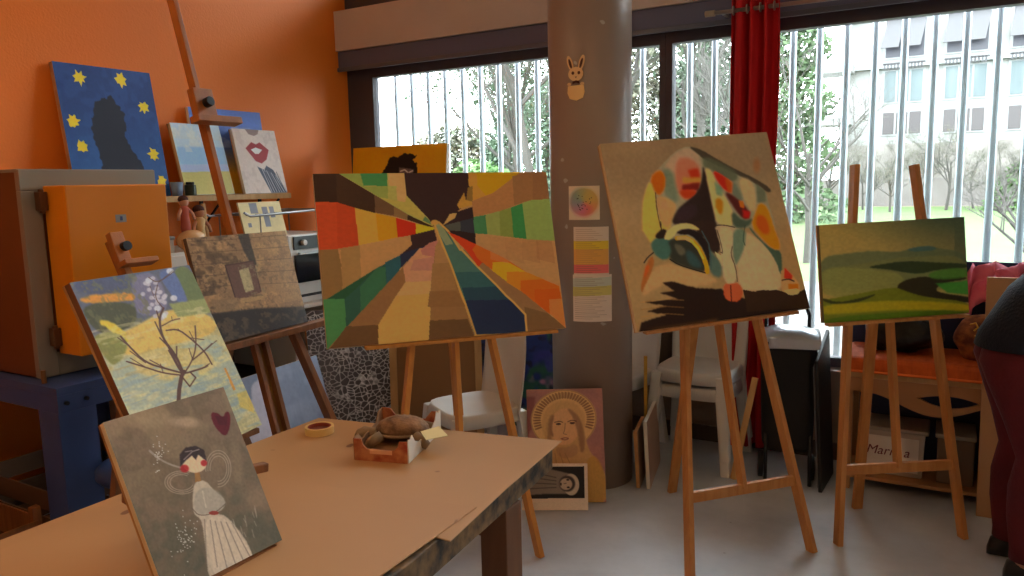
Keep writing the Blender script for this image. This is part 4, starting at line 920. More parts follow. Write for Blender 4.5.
# cardboard crate with turtle
cr = [(-1.402,1.535), (-1.250,1.576), (-1.329,1.84), (-1.52,1.80)]
z0 = .7506; o = thing('fruit_crate', (-1.37,1.68,z0), 'small open cardboard fruit crate with red printed sides on the table', 'crate')
CRP = mat('printed_card', (150,60,40), .6, rgb2=(196,130,84), scale=26, contrast=.12); CRW = mat('white_card', (214,204,192), .7); CRB = mat('brown_card', (150,108,72), .8)
MB().prism([(p[0], p[1], z0) for p in cr], (0,0,.004)).build('crate_floor', CRB, o)
def side(a, b, m, prof, nm='side_panel'):
    a = Vector((*a, z0)); b = Vector((*b, z0)); d = (b-a); n = Vector((d.y, -d.x, 0)).normalized()
    pts = [a+d*t+Vector((0,0,h)) for t, h in prof]; return MB().prism([a, b]+pts[::-1], n*.003).build(nm, m, o)
sp = side(cr[0], cr[1], CRP, [(0,.062),(.14,.062),(.17,.045),(.25,.034),(.75,.034),(.83,.045),(.86,.062),(1,.062)])
side(cr[2], cr[3], CRP, [(0,.062),(.14,.062),(.25,.036),(.75,.036),(.86,.062),(1,.062)])
side(cr[1], cr[2], CRW, [(0,.068),(.06,.062),(.12,.07),(.18,.048),(.3,.034),(.7,.034),(.82,.05),(.88,.074),(.94,.062),(1,.072)])
side(cr[3], cr[0], CRB, [(0,.062),(.14,.062),(.25,.036),(.75,.036),(.86,.062),(1,.062)])
a = Vector((*cr[0], z0)); b = Vector((*cr[1], z0)); n = (b-a).cross(Vector((0,0,1))).normalized(); dn = (b-a)
pts = [a+dn*t+Vector((0,0,h))+n*.0035 for t, h in ((.3,.022),(.72,.022),(.72,.034),(.3,.034))]; MB().prism(pts, n*.0012).build('paper_strip', mat('peach_strip', (226,170,130), .7), o)
# turtle
tc0 = Vector((-1.375,1.715,.792)); TUR = mat('turtle_shell', (158,118,82), .7, rgb2=(104,74,50), scale=30, bump=.6, bscale=60, contrast=.15); TSK = mat('turtle_skin', (150,124,92), .7, rgb2=(116,92,68), scale=30)
o = thing('toy_turtle', tc0-Vector((0,0,.03)), 'brown turtle figure with domed shell sitting in the cardboard crate', 'turtle figure')
rot = Matrix.Rotation(radians(24), 3, 'Z')
mb = MB().sph(tc0, .068, (1.15,.82,.55), 32, rot)
for v in mb.b.verts:
    if v.co.z < tc0.z-.006: v.co.z = tc0.z-.006
    v.co += (v.co-tc0)*.03*sin(v.co.x*260)*sin(v.co.y*260)
mb.build('shell', TUR, o, smooth=True)
mb = MB().sph(tc0-Vector((0,0,.010)), .073, (1.18,.86,.14), 32, rot); mb.build('shell_rim', TSK, o, smooth=True)
ax = rot @ Vector((-1,0,0)); ay = rot @ Vector((0,1,0))
mb = MB().tube([tc0+ax*.06-Vector((0,0,.012)), tc0+ax*.09-Vector((0,0,.018)), tc0+ax*.115-Vector((0,0,.020)), tc0+ax*.135-Vector((0,0,.024)), tc0+ax*.145-Vector((0,0,.026))], [.016,.018,.024,.018,.006], 14); mb.build('head', TSK, o, smooth=True)
for sx, sy in ((1,1),(1,-1),(-1,1),(-1,-1)):
    p = tc0+ax*.05*sx+ay*.05*sy; MB().tube([p-Vector((0,0,.008)), p+ax*.025*sx+ay*.016*sy-Vector((0,0,.02)), p+ax*.04*sx+ay*.018*sy-Vector((0,0,.031))], [.016,.016,.012], 12).build('flipper', TSK, o, smooth=True)
MB().tube([tc0-ax*.08-Vector((0,0,.014)), tc0-ax*.105-Vector((0,0,.022))], [.008,.002], 8).build('tail', TSK, o, smooth=True)
o = thing('note_card', (-1.30,1.80,.82), 'small cream note card lying across the corner of the crate', 'card')
MB().prism([(-1.290,1.690,.800), (-1.245,1.655,.793), (-1.205,1.705,.796), (-1.262,1.742,.804)], (0,0,.0015)).build('card', mat('cream_card', (238,222,164), .7), o)
o = thing('paper_scrap', (-1.28,.76,.754), 'scrap of pale paper on the table left of winged girl painting', 'paper')
MB().prism([(-1.345,.735,.7540), (-1.235,.70,.7540), (-1.215,.775,.7540), (-1.30,.81,.7540)], (0,0,.0008)).build('sheet', mat('pale_scrap', (206,170,128), .7), o)

# ------------------------------------------------------------------ kiln and its stand
r = thing('kiln', (-3.37,1.83,.80), 'large orange and grey kiln with thick orange door on a blue stand', 'kiln')
KO = mat('kiln_orange', (226,136,14), .42, rgb2=(218,128,12), scale=3); KG = mat('kiln_grey', (142,134,122), .45, .3); KB = mat('kiln_side_orange', (116,62,30), .5, rgb2=(100,52,26), scale=3)
x0, x1, y0, y1, z0, z1 = -3.72, -3.0, 1.557, 2.11, .80, 1.59
MB().bx(x0, x1, y0, y1, z0, z1).build('body', KB, r, bevel=.004)
mb = MB(); mb.bx(x1-.02, x1+.012, y0-.003, y1+.003, z1-.075, z1+.004); mb.bx(x1-.02, x1+.012, y0-.003, y0+.07, z0, z1-.075); mb.bx(x1-.02, x1+.012, y0+.07, y1+.003, z0, z0+.09); mb.bx(x1-.02,x1+.012,y1-.06,y1+.003,z0+.09,z1-.075); mb.build('front_frame', KG, r, bevel=.003)
MB().bx(x0+.002, x1, y0-.004, y1+.004, z1-.006, z1+.006).build('top_panel', KG, r)
d = MB(); d.bx(-2.985, -2.84, 1.632, 2.055, .885, 1.532); d = d.build('door', KO, r, bevel=.006)
for z in (1.475, .955):
    h = MB(); h.bx(-2.987, -2.95, 1.60, 1.630, z-.035, z+.035); h.cyl((-2.96,1.612,z-.045), (-2.96,1.612,z+.045), .010, seg=14); h.build('hinge', mat('hinge_brown', (100,62,36), .5, .3), r, bevel=.003)
MB().bx(-2.839, -2.8385, 1.82, 1.865, 1.385, 1.415).build('plate', STEEL, d)
fr = MB().bx(-2.837, -2.836, 1.838, 1.848, 1.392, 1.408).build('logo', mat('logo_blue', (60,70,120), .4), d)
r = thing('kiln_stand', (-3.3,1.85,0), 'blue painted steel stand carrying the orange kiln', 'stand')
BL = mat('blue_steel', (56,76,128), .5, rgb2=(46,64,112), scale=5)
sx0, sx1, sy0, sy1 = -3.76, -2.80, 1.505, 2.20
mb = MB(); mb.bx(sx0, sx1, sy0, sy1, .765, .795); mb.build('shelf_plate', BL, r, bevel=.002)
mb = MB(); mb.bx(sx0, sx1, sy0, sy0+.02, .70, .765); mb.bx(sx0, sx1, sy1-.02, sy1, .70, .765); mb.bx(sx1-.02, sx1, sy0+.02, sy1-.02, .70, .765); mb.bx(sx0, sx0+.02, sy0+.02, sy1-.02, .70, .765); mb.build('rail', BL, r)
for (ax_, ay_, dx, dy) in ((sx1, sy0, -1, 1), (sx1, sy1, -1, -1), (sx0, sy0, 1, 1), (sx0, sy1, 1, -1)):
    mb = MB(); mb.bx(ax_, ax_+dx*.13, ay_-.002*dy, ay_+dy*.008, 0, .70); mb.bx(ax_+.002*-dx, ax_+dx*.008, ay_, ay_+dy*.14, 0, .70); leg = mb.build('leg', BL, r)
    if ax_ == sx1:
        for k in (.03, .105): MB().cyl((ax_+.001, ay_+dy*k, .735), (ax_+.012, ay_+dy*k, .735), .008, seg=8).build('bolt', DARKM, leg)
MB().cyl((-2.93,1.535,.795), (-2.93,1.535,.845), .009, seg=12).build('levelling_bolt', mat('brass', (140,100,60), .4, .6), r)
# crates and tub under / beside the stand
def crate(x0, x1, y0, y1, z0, h, m, label, rot=0):
    o = thing('wooden_crate', ((x0+x1)/2, (y0+y1)/2, z0), label, 'crate')
    for xx, yy in ((x0, y0), (x1, y0), (x0, y1), (x1, y1)): MB().bx(xx-.015, xx+.015, yy-.015, yy+.015, z0, z0+h+.03).build('corner_post', m, o)
    n = max(2, int(h/.11))
    for k in range(n):
        a = z0+k*h/n+.01; b = a+h/n-.03
        MB().bx(x0, x1, y0-.022, y0-.015, a, b).build('slat', m, o, bevel=.001); MB().bx(x0, x1, y1+.015, y1+.022, a, b).build('slat', m, o, bevel=.001); MB().bx(x0-.022, x0-.015, y0, y1, a, b).build('slat', m, o, bevel=.001); MB().bx(x1+.015, x1+.022, y0, y1, a, b).build('slat', m, o, bevel=.001)
    MB().bx(x0, x1, y0, y1, z0+.002, z0+.012).build('base_panel', m, o); return o
crate(-3.5, -2.95, 1.18, 1.46, .003, .30, WOOD2, 'orange brown slatted crate on floor before the blue stand')  # darker wood chosen here, putting the low light near the floor into the colour
crate(-3.6, -3.05, 1.6, 2.1, .003, .34, mat('shaded_crate_wood', (92,64,42), .7), 'slatted crate in shade-darkened wood standing inside the blue stand frame')  # wood colour darkened to stand in for the shade under the kiln
o = thing('blue_stool', (-2.62,1.70,0), 'low stool with round blue padded seat right of the blue stand', 'stool'); SBL = mat('stool_blue', (44,66,112), .45)
mb = MB(); R = []
for rr, z in ((.12,.435),(.155,.437),(.165,.45),(.165,.475),(.15,.49),(.08,.494)): R.append([(-2.62+rr*cos(2*pi*k/40), 1.70+rr*sin(2*pi*k/40), z) for k in range(40)])
mb.loft(R, caps=True); mb.build('seat', SBL, o, smooth=True)
for k in range(4):
    a_ = pi/4+k*pi/2; MB().cyl((-2.62+.09*cos(a_),1.70+.09*sin(a_),.436),(-2.62+.15*cos(a_),1.70+.15*sin(a_),0),.011,seg=12).build('leg', DARKM, o)
mb = MB(); R = [[(-2.62+(.128+.007*cos(t))*cos(2*pi*k/32), 1.70+(.128+.007*cos(t))*sin(2*pi*k/32), .16+.007*sin(t)) for t in [2*pi*q/8 for q in range(8)]] for k in range(33)]
mb.loft(R, close=True, caps=False); mb.build('foot_ring', DARKM, o, smooth=True)

# ------------------------------------------------------------------ wall shelf and clutter
o = thing('wall_shelf', (-3.73,2.8,1.44), 'pale wooden shelf on the orange wall carrying leaning paintings', 'shelf')
MB().bx(XO, -3.615, 2.15, 3.50, 1.443, 1.475).build('board', WOODL, o, bevel=.002)
for y in (2.3, 3.0, 3.44): mb = MB(); mb.bx(XO, XO+.012, y-.01, y+.01, 1.26, 1.443); mb.beam((XO+.01, y, 1.29), (-3.66, y, 1.44), .01, .01); mb.build('bracket', DARKM, o)
def jar(x, y, z, r_, h, m, cap, label, nm='paint_jar'):
    o = thing(nm, (x, y, z), label, 'jar'); MB().cyl((x,y,z), (x,y,z+h*.8), r_, seg=24).build('body', m, o, smooth=False, bevel=.004); MB().cyl((x,y,z+h*.8), (x,y,z+h), r_*.75, seg=24).build('lid', cap, o, bevel=.003); return o
jar(-3.66, 2.80, 1.4755, .030, .075, mat('jar_dark', (50,56,40), .3), BLACK, 'small dark green jar on shelf below the beach painting')
o = thing('plastic_cup', (-3.66,2.715,1.4755), 'small pale blue plastic cup on shelf beside the blue painting', 'cup'); mb = MB(); R = []
for rr, z in ((.026,0),(.034,.075),(.032,.075),(.024,.004)): R.append([(-3.66+rr*cos(2*pi*k/24), 2.715+rr*sin(2*pi*k/24), 1.4755+z) for k in range(24)])
mb.loft(R); mb.build('cup_wall', mat('cup_blue', (120,140,170), .3), o, smooth=True)
# counter: low cabinet behind the tall easel
o = thing('open_cabinet', (-3.55,2.75,0), 'dark open-fronted white cabinet behind the tall easel', 'cabinet'); WL = mat('white_laminate', (206,196,184), .5); DK = mat('dark_interior', (30,26,24), .8)
mb = MB(); mb.bx(-3.83,-3.28,2.32,2.345,0,.80); mb.bx(-3.83,-3.28,3.135,3.16,0,.80); mb.bx(-3.83,-3.28,2.345,3.135,0,.05); mb.build('carcass', WL, o, bevel=.002); MB().bx(-3.83,-3.26,2.30,3.62,.80,.825).build('worktop', WL, o, bevel=.003); MB().bx(-3.83,-3.81,2.345,3.135,.05,.80).build('back_panel', DK, o); MB().bx(-3.81,-3.3,2.35,3.13,.42,.438).build('inner_shelf', DK, o)
mb = MB(); mb.bx(-3.83,-3.30,3.60,3.62,0,.80); mb.build('side_panel', WL, o)
# cooker / oven on worktop
o = thing('countertop_oven', (-3.5,3.35,.826), 'white countertop oven with black door and single white knob', 'oven')
MB().bx(-3.80,-3.315,3.165,3.58,.826,1.232).build('body', WHITEP, o, bevel=.006); MB().bx(-3.314,-3.300,3.20,3.56,.95,1.115).build('door', mat('oven_black', (22,22,26), .12, spec=.6), o, bevel=.003)
MB().bx(-3.314,-3.306,3.20,3.56,1.145,1.222).build('control_panel', mat('panel_dark', (34,32,34), .3), o); kn = MB().cyl((-3.306,3.27,1.185), (-3.285,3.27,1.185), .017, seg=20).build('knob', WHITEP, o, bevel=.002); MB().bx(-3.300,-3.280,3.22,3.54,1.118,1.130).build('handle', STEEL, o)
MB().bx(-3.313,-3.309,3.2,3.56,.862,.878).build('vent', BLACK, o)
# steel rack above the oven
o = thing('wire_rack', (-3.5,3.3,1.233), 'thin steel wire rack standing on top of the oven', 'rack')
for y in (2.98+.03, 3.55):
    for x in (-3.36,-3.7): MB().cyl((x,y,1.233 if y > 3.1 else 1.20), (x,y,1.365), .004, seg=8).build('leg', STEEL, o)
mb = MB().tube([(-3.36,2.90,1.375),(-3.36,2.94,1.355),(-3.36,3.55,1.372),(-3.7,3.55,1.372),(-3.7,2.94,1.355),(-3.7,2.90,1.375)], .007, 8)
for k in range(9): mb.cyl((-3.36,2.98+k*.07,1.358+.002*k), (-3.7,2.98+k*.07,1.358+.002*k), .003, seg=6)
mb.build('rack_top', STEEL, o)
# raised counter shelf with toys
o = thing('wall_cupboard', (-3.6,2.6,.826), 'shallow white cupboard on the worktop behind the stone wall painting', 'cupboard'); MB().bx(-3.83,-3.36,2.25,3.14,.826,1.195).build('carcass', WL, o, bevel=.003); MB().bx(-3.36,-3.345,2.27,2.68,.85,1.18).build('door', WL, o, bevel=.002); MB().bx(-3.36,-3.345,2.70,3.12,.85,1.18).build('door', WL, o, bevel=.002)
q = [(0,0),(100,0),(100,100),(0,100)]; A = Art(q, 90, 60, (196,176,124)); A.grain(.05, 20, 2)
for (a_, b_, c_, d_) in ((24,2,42,28),(52,12,66,62),(70,12,82,40),(28,78,46,98),(12,50,20,60)): A.poly([(a_,b_),(c_,b_),(c_,d_),(a_,d_)], (112,112,116))
canvas('patterned_box_lid', [(-3.46,2.945,1.43),(-3.46,3.25,1.43),(-3.40,3.25,1.197),(-3.40,2.945,1.197)], A, 'cream card with grey rectangles standing under the wall shelf', thick=.012, cat='card', bars=False)
# small items on the cupboard
o = thing('storage_box', (-3.4,2.35,1.196), 'small clear storage box with white label beside the kiln', 'box'); MB().bx(-3.46,-3.36,2.29,2.45,1.196,1.27).build('body', mat('box_clear', (170,150,130), .3), o, bevel=.004); MB().bx(-3.465,-3.355,2.285,2.455,1.262,1.278).build('lid', mat('lid_grey', (130,120,110), .4), o, bevel=.003)
o = thing('pot_bundle', (-3.45,2.61,1.196), 'shiny cream wrapped bundle on the cupboard behind the stone painting', 'bundle'); MB().sph((-3.42,2.60,1.245), .07, (.8,1.2,.8), 24).build('wrap', mat('cream_foil', (206,160,110), .25), o, smooth=True)
def doll(x, y, z, cb, cs, label, s=1.):
    o = thing('cloth_doll', (x, y, z), label, 'doll', 'cloth dolls under the wall shelf'); m1 = mat('doll_'+str(cb), cb, .8); m2 = mat('doll_'+str(cs), cs, .8)
    MB().tube([(x,y,z+.005),(x,y,z+.03*s),(x,y,z+.09*s),(x,y,z+.13*s),(x,y,z+.145*s)], [.022*s,.026*s,.02*s,.026*s,.01*s], 14).build('dress', m1, o, smooth=True)
    MB().sph((x,y,z+.165*s), .024*s, (1,1,1.1), 16).build('head', m2, o, smooth=True)
    for k in (-1,1): MB().tube([(x,y+k*.018*s,z+.13*s),(x+.01,y+k*.042*s,z+.10*s),(x+.012,y+k*.05*s,z+.07*s)], .008*s, 8).build('arm', m2, o, smooth=True)
    mb = MB().sph((x-.004,y,z+.178*s), .027*s, (1,1,.8), 16); mb.build('hair', mat('doll_hair', (70,40,34), .9), o, smooth=True)
doll(-3.50, 2.63, 1.28, (176,90,74), (206,150,120), 'cloth doll in reddish dress sitting on the cream bundle, left one'); doll(-3.50, 2.72, 1.197, (206,170,120), (176,120,90), 'cloth doll in cream dress beside the cream bundle', 1.15)
o = thing('wooden_rod', (-3.55,2.80,1.197), 'short pale wooden rod upright under the wall shelf', 'rod'); MB().cyl((-3.55,2.80,1.197), (-3.57,2.80,1.43), .014, seg=14).build('rod', WOODL, o)
o = thing('black_bracket_tool', (-3.6,2.58,1.36), 'black hand tool hanging under the wall shelf beside the kiln', 'tool')
mb = MB(); mb.tube([(-3.60,2.38,1.425),(-3.60,2.45,1.405),(-3.60,2.52,1.412),(-3.60,2.60,1.43)], [.006,.022,.024,.004], 10); mb.build('body', BLACK, o, smooth=True); MB().tube([(-3.60,2.47,1.40),(-3.60,2.48,1.35),(-3.60,2.50,1.32)], [.014,.012,.004], 10).build('handle', BLACK, o, smooth=True)
MB().cyl((-3.60,2.45,1.41),(-3.60,2.45,1.443),.003,seg=6).build('hook', STEEL, o)

# ------------------------------------------------------------------ white chairs
def make_chair(label):
    r = thing('plastic_chair', (0,0,0), label, 'chair', 'white plastic stacking chairs')
    # faces -Y, seat top z .44
    mb = MB(); rings = []
    def rr(w, d, cy, z, n=32, e=4):
        out = []
        for k in range(n):
            t = 2*pi*k/n; c_, s_ = cos(t), sin(t); f = (abs(c_)**e+abs(s_)**e)**(-1/e); out.append((c_*f*w, cy+s_*f*d, z))
        return out
    for w_, d_, z in ((.06,.05,.428),(.15,.15,.431),(.20,.195,.438),(.212,.207,.437),(.218,.212,.425),(.226,.220,.375),(.220,.214,.375),(.21,.205,.42),(.15,.15,.42),(.06,.05,.42)): rings.append(rr(w_, d_, 0, z))
    mb.loft(rings, caps=True); mb.build('seat', WHITEP, r, smooth=True)
    for sx, sy in ((-1,-1),(1,-1),(-1,1),(1,1)):
        mb = MB(); R = []
        for t in (0, .3, .6, .9, 1.0):
            z = .42*(1-t); ox = sx*(.185+.045*t); oy = sy*(.18+.05*t); a_ = .030-.006*t; b_ = .026-.004*t
            R.append([(ox-a_,oy-b_,z),(ox+a_,oy-b_,z),(ox+a_,oy+b_,z),(ox-a_,oy+b_,z)])
        mb.loft(R); mb.build('leg', WHITEP, r, bevel=.006)
    mb = MB(); R = []
    for j in range(15):
        t = j/14; z = .40+t*.46; y = .195+.05*t+.01*sin(t*3); w_ = .222+.006*sin(t*pi)-.02*max(0, t-.75)*2; ring = []
        for i in range(17):
            u = -1+2*i/16; dz = -.05*(abs(u)**4)*(t**6); ring.append((u*w_, y-.045*u*u+.0, z+dz))
        R.append(ring)
    mb.loft(R, close=False, caps=False); b = mb.build('backrest', WHITEP, r, smooth=True, solid=.009)
    return r
c1 = make_chair('white plastic chair behind the coloured wedges painting, paint-stained seat')
c1.location = (-1.985,3.04,0); c1.rotation_euler.z = radians(-32)
c1.scale = (.92,.92,1)
c2 = copy_tree(c1); c2['label'] = 'lower white plastic chair of the stack beside the red curtain'; c2.location = (-1.13,3.95,0); c2.rotation_euler.z = radians(-2)
c3 = copy_tree(c1); c3['label'] = 'upper white plastic chair of the stack beside the red curtain'; c3.location = (-1.13,3.95,.08); c3.rotation_euler.z = radians(-2)
c4 = copy_tree(c1); c4['label'] = 'white plastic chair mostly hidden behind the round pillar'; c4.location = (-1.62,3.93,0); c4.rotation_euler.z = radians(-10)

# ------------------------------------------------------------------ things behind the burst easel
A = Art([(0,0),(100,0),(100,100),(0,100)], 150, 120, (30,50,110)); A.mottle((40,90,70), .9, 8, 101, .5); A.mottle((60,60,150), .7, 7, 103, .55); A.mottle((190,120,150), .8, 10, 105, .68); A.mottle((160,180,60), .8, 9, 107, .7); A.mottle((20,20,40), .7, 12, 109, .6); A.grain(.1, 50, 20)
canvas('blue_abstract_painting', rect((-2.28,3.98,.003), 12, 6, .95, .95), A, 'deep blue abstract painting standing behind the white plastic chair', thick=.02, edge=WHITEC)
o = thing('canvas_back', (-2.5,3.55,0), 'brown reversed canvas with pale stretcher bars behind the coloured wedges easel', 'canvas')
cs = rect((-2.44,3.36,.003), 35, 10, .52, .88); TLc, TRc, BRc, BLc = [Vector(c_) for c_ in cs]; n = (BLc-TLc).cross(TRc-TLc).normalized(); MB().prism([TLc,TRc,BRc,BLc], -n*.005).build('cloth_back', mat('brown_canvas_back', (150,112,74), .85), o)
xx = (TRc-TLc).normalized(); yy = (TLc-BLc).normalized()
for p, q_ in ((TLc-yy*.02, TRc-yy*.02), (BLc+yy*.02, BRc+yy*.02), (TLc+xx*.02, BLc+xx*.02), (TRc-xx*.02, BRc-xx*.02), (TLc-yy*.14, TRc-yy*.14)): MB().beam(p+n*.008, q_+n*.008, .04, .015, n).build('stretcher_bar', WOODL, o)
# canvases right of pillar
for i, (dx, lab, hh, ln) in enumerate(((0,'orange-edged small canvas leaning right of the pillar, leftmost of the stack',.285,.26), (.034,'taller grey-faced small canvas right of the pillar, rightmost of the stack',.34,.40))):
    A = Art([(0,0),(1,0),(1,1),(0,1)], 12, 12, (150,118,94)); cs = rect((-1.285+dx,3.39+ln/2+dx*.3,.003), 102, 3, ln, hh)
    canvas('small_canvas', [tuple(c_) for c_ in cs], A, lab, edge=WHITEC if i else TANC, thick=.018, group='small canvases leaning beside the pillar', bars=False)
o = thing('yellow_stick', (-1.33,3.68,0), 'thin yellow wooden stick standing against pillar right side', 'stick'); MB().beam((-1.325,3.66,0), (-1.335,3.68,.60), .016, .016).build('stick', mat('yellow_wood', (196,150,50), .5), o)
o = thing('leaning_slat', (-.86,3.75,0), 'thin pale wooden slat leaning left of the black trolley', 'slat'); MB().beam((-.885,3.72,.0), (-.80,3.78,.52), .03, .012, (0,1,0)).build('slat', WOODL, o)

# ------------------------------------------------------------------ pillar papers
def on_pillar(cx, z0, z1, wd, art, label, nm, cat, off=.0015):
    r = thing(nm, (PC.x+cos(cx)*(PR+off), PC.y+sin(cx)*(PR+off), z0), label, cat)
    TL = (0,0,z1)
    def warp(P_, u, v):
        th = cx+(u-.5)*wd/(PR+off); x = PC.x+np.cos(th)*(PR+off); y = PC.y+np.sin(th)*(PR+off); z = z1+(z0-z1)*v+0*u
        return np.concatenate([x+0*v, y+0*v, z], -1)
    o = paint_grid('paper', [(0,0,z1),(1,0,z1),(1,0,z0),(0,0,z0)], art, r, 1.5, paint_mat('paper_print', .7, .2, .02), 0, warp)
    s = o.modifiers.new('solid', 'SOLIDIFY'); s.thickness = .0008
    return r
A0 = radians(-66.25)
def ang(px):  # angle on the pillar for a horizontal offset from its silhouette centre (m)
    return A0+math.asin(max(-1, min(1, px/PR)))
A = Art([(0,0),(100,0),(100,110),(0,110)], 90, 100, (206,186,160)); A.ell((50,52), 44, 44, (190,150,110), 1, .05)
for k in range(9):
    t = 2*pi*k/9; A.ell((50+26*cos(t), 52+26*sin(t)), 22, 22, [(196,150,80),(206,130,90),(200,90,100),(190,110,140),(150,130,150),(120,140,150),(120,150,130),(160,160,100),(190,160,80)][k], .6, .7)
r_ = random.Random(8)
for k in range(26): A.ell((r_.uniform(28,74), r_.uniform(28,78)), 1.6, 1.6, (60,50,46), .9, .3)
on_pillar(ang(-.033), 1.325, 1.483, .15, A, 'square sheet with a round colour wheel, highest on the pillar', 'colour_wheel_print', 'poster')
A = Art([(0,0),(115,0),(115,155),(0,155)], 100, 140, (200,178,160))
A.poly([(0,45),(115,45),(115,72),(0,72)], (206,176,60)); A.poly([(0,72),(115,72),(115,122),(0,122)], (204,150,76)); A.poly([(0,122),(115,122),(115,150),(0,150)], (206,100,96))
for k in range(22): A.line([(8,8+k*6.6),(60+40*((k*37) % 7)/7,8+k*6.6)], 1.4, (140,100,80), .6)
on_pillar(ang(.0), 1.065, 1.292, .17, A, 'notice with yellow, orange and pink bands pinned on the pillar', 'colour_chart', 'poster', .002)
A = Art([(0,0),(128,0),(128,152),(0,152)], 100, 130, (204,184,166)); A.poly([(0,12),(128,8),(128,36),(0,40)], (176,176,160)); A.poly([(0,40),(128,36),(128,66),(0,70)], (186,172,100))
for k in range(22): A.line([(6,8+k*6.4),(64+54*((k*53) % 7)/7,8+k*6.4)], 1.4, (120,96,84), .6)
on_pillar(ang(.004), .84, 1.066, .19, A, 'white text sheet with pale green band, lowest paper on pillar', 'text_sheet', 'poster', .003)
# bunny cut-out, facing the viewer on the pillar
bz = 1.952; bd = Vector((cos(ang(-.06)), sin(ang(-.06)), 0)); bt = Vector((-bd.y, bd.x, 0)); bo = PC+bd*(PR+.004)
r = thing('rabbit_cutout', bo+Vector((0,0,bz-.1)), 'small flat rabbit cut-out with upright ears stuck on pillar', 'decoration')
BU = mat('bunny_tan', (228,190,140), .6); BE = mat('bunny_cream', (240,204,140), .6); BD = mat('bunny_dark', (90,44,28), .6)
def shape(pts, m, nm, parent, off=0, th=.004): return MB().prism([bo+bd*off+bt*(x*1.2)+Vector((0,0,bz+.004+y*1.17)) for x, y in pts], bd*th).build(nm, m, parent)
def ellp(cx_, cy_, rx, ry, n=24, tilt=0): return [(cx_+rx*cos(2*pi*k/n)*cos(tilt)-ry*sin(2*pi*k/n)*sin(tilt), cy_+rx*cos(2*pi*k/n)*sin(tilt)+ry*sin(2*pi*k/n)*cos(tilt)) for k in range(n)]
egg = [(-.033,-.015),(.03,-.012),(.033,-.04),(.026,-.062),(0,-.072),(-.026,-.064),(-.035,-.042)]
shape(egg, BE, 'egg_body', r, 0, .006); hdp = shape(ellp(-.001,.030,.030,.027), BU, 'head', r, .0, .006)
shape(ellp(-.024,.072,.011,.030,20,.28), BU, 'ear', r, .0, .004); shape(ellp(.022,.072,.011,.030,20,-.28), BU, 'ear', r, .0, .004)
shape(ellp(-.023,.070,.005,.02,16,.28), BD, 'ear_lining', r, .004, .001); shape(ellp(.021,.070,.005,.02,16,-.28), BD, 'ear_lining', r, .004, .001)
for x_ in (-.012,.012): shape(ellp(x_,.034,.0055,.0065), BD, 'eye', hdp, .006, .001)
shape([(-.004,.020),(.004,.020),(0,.014)], BD, 'nose', hdp, .006, .001); shape([(-.014,.002),(0,.006),(.014,.002),(.014,-.008),(0,-.003),(-.014,-.008)], BD, 'bow', r, .006, .001)
for x_ in (-.027,.025): shape(ellp(x_,-.008,.008,.006), BU, 'paw', r, .005, .003)

# ------------------------------------------------------------------ trolley, folded chair
r = thing('shopping_trolley', (-.66,3.78,0), 'black wheeled shopping trolley with shiny silver top under the window', 'trolley')
CL = mat('black_cloth', (22,22,26), .75, bump=.2, bscale=40); SV = mat('silver_foil', (170,172,178), .3, .7, bump=.8, bscale=14)
dirx = Vector((.97,.24,0)).normalized(); diry = Vector((-.24,.97,0)).normalized(); tc_ = Vector((-.655,3.84,0))
def tp_(a, b, z): return tc_+dirx*a+diry*b+Vector((0,0,z))
mb = MB(); R = []
for z, w_, d_ in ((.17,.10,.085),(.20,.118,.10),(.40,.125,.105),(.60,.128,.105),(.70,.130,.105),(.735,.128,.10)):
    R.append([tp_(cos(2*pi*k/24)*w_*(abs(cos(2*pi*k/24))**4+abs(sin(2*pi*k/24))**4)**-.25, sin(2*pi*k/24)*d_*(abs(cos(2*pi*k/24))**4+abs(sin(2*pi*k/24))**4)**-.25, z) for k in range(24)])
mb.loft(R); mb.build('bag', CL, r, smooth=True)
mb = MB(); R = []
for j in range(9):
    t = pi*j/8; R.append([tp_(a_, -cos(t)*.112, .73+sin(t)*.045+(.008 if abs(a_) < .1 else -.01)) for a_ in (-.135,-.11,-.05,0,.05,.11,.135)])
mb.loft(R, close=False, caps=False); mb.build('flap', SV, r, smooth=True, solid=.006)
MB().prism([tp_(-.10,-.114,.69), tp_(.132,-.114,.69), tp_(.132,-.114,.742), tp_(-.10,-.114,.742)], -diry*.004).build('flap_front', SV, r, bevel=.002)
for s in (-.12, .12):
    MB().cyl(tp_(s-.012,.02,.065), tp_(s+.012,.02,.065), .065, seg=28).build('wheel', BLACK, r, bevel=.004)
    MB().tube([tp_(s*.85,-.10,.01), tp_(s*.85,-.09,.25), tp_(s*.85,.115,.30), tp_(s*.85,.125,.82)], .009, 8).build('frame_tube', DARKM, r, smooth=True)
MB().tube([tp_(-.10,.125,.82), tp_(-.08,.13,.87), tp_(.08,.13,.87), tp_(.10,.125,.82)], .010, 8).build('handle', DARKM, r, smooth=True)
r = thing('portfolio', (-.47,3.8,0), 'upright black folded portfolio with grey front leaning right of trolley', 'portfolio')
a0, a1 = Vector((-.485,3.73,.0)), Vector((-.47,4.02,.0)); up_ = Vector((-.045,.02,.74))
nn = (a1-a0).cross(up_).normalized()
MB().prism([a0, a1, a1+up_*1.0, a0+up_*.86+Vector((0,0,0)), ], nn*.018).build('folder', BLACK, r, bevel=.004)
MB().prism([a0+nn*-.004+Vector((0,.01,.02)), a1-nn*.004+Vector((0,-.01,.02)), a1-nn*.004+up_*.95, a0-nn*.004+up_*.82], -nn*.003).build('grey_cover', mat('grey_sheet', (128,130,136), .4), r)

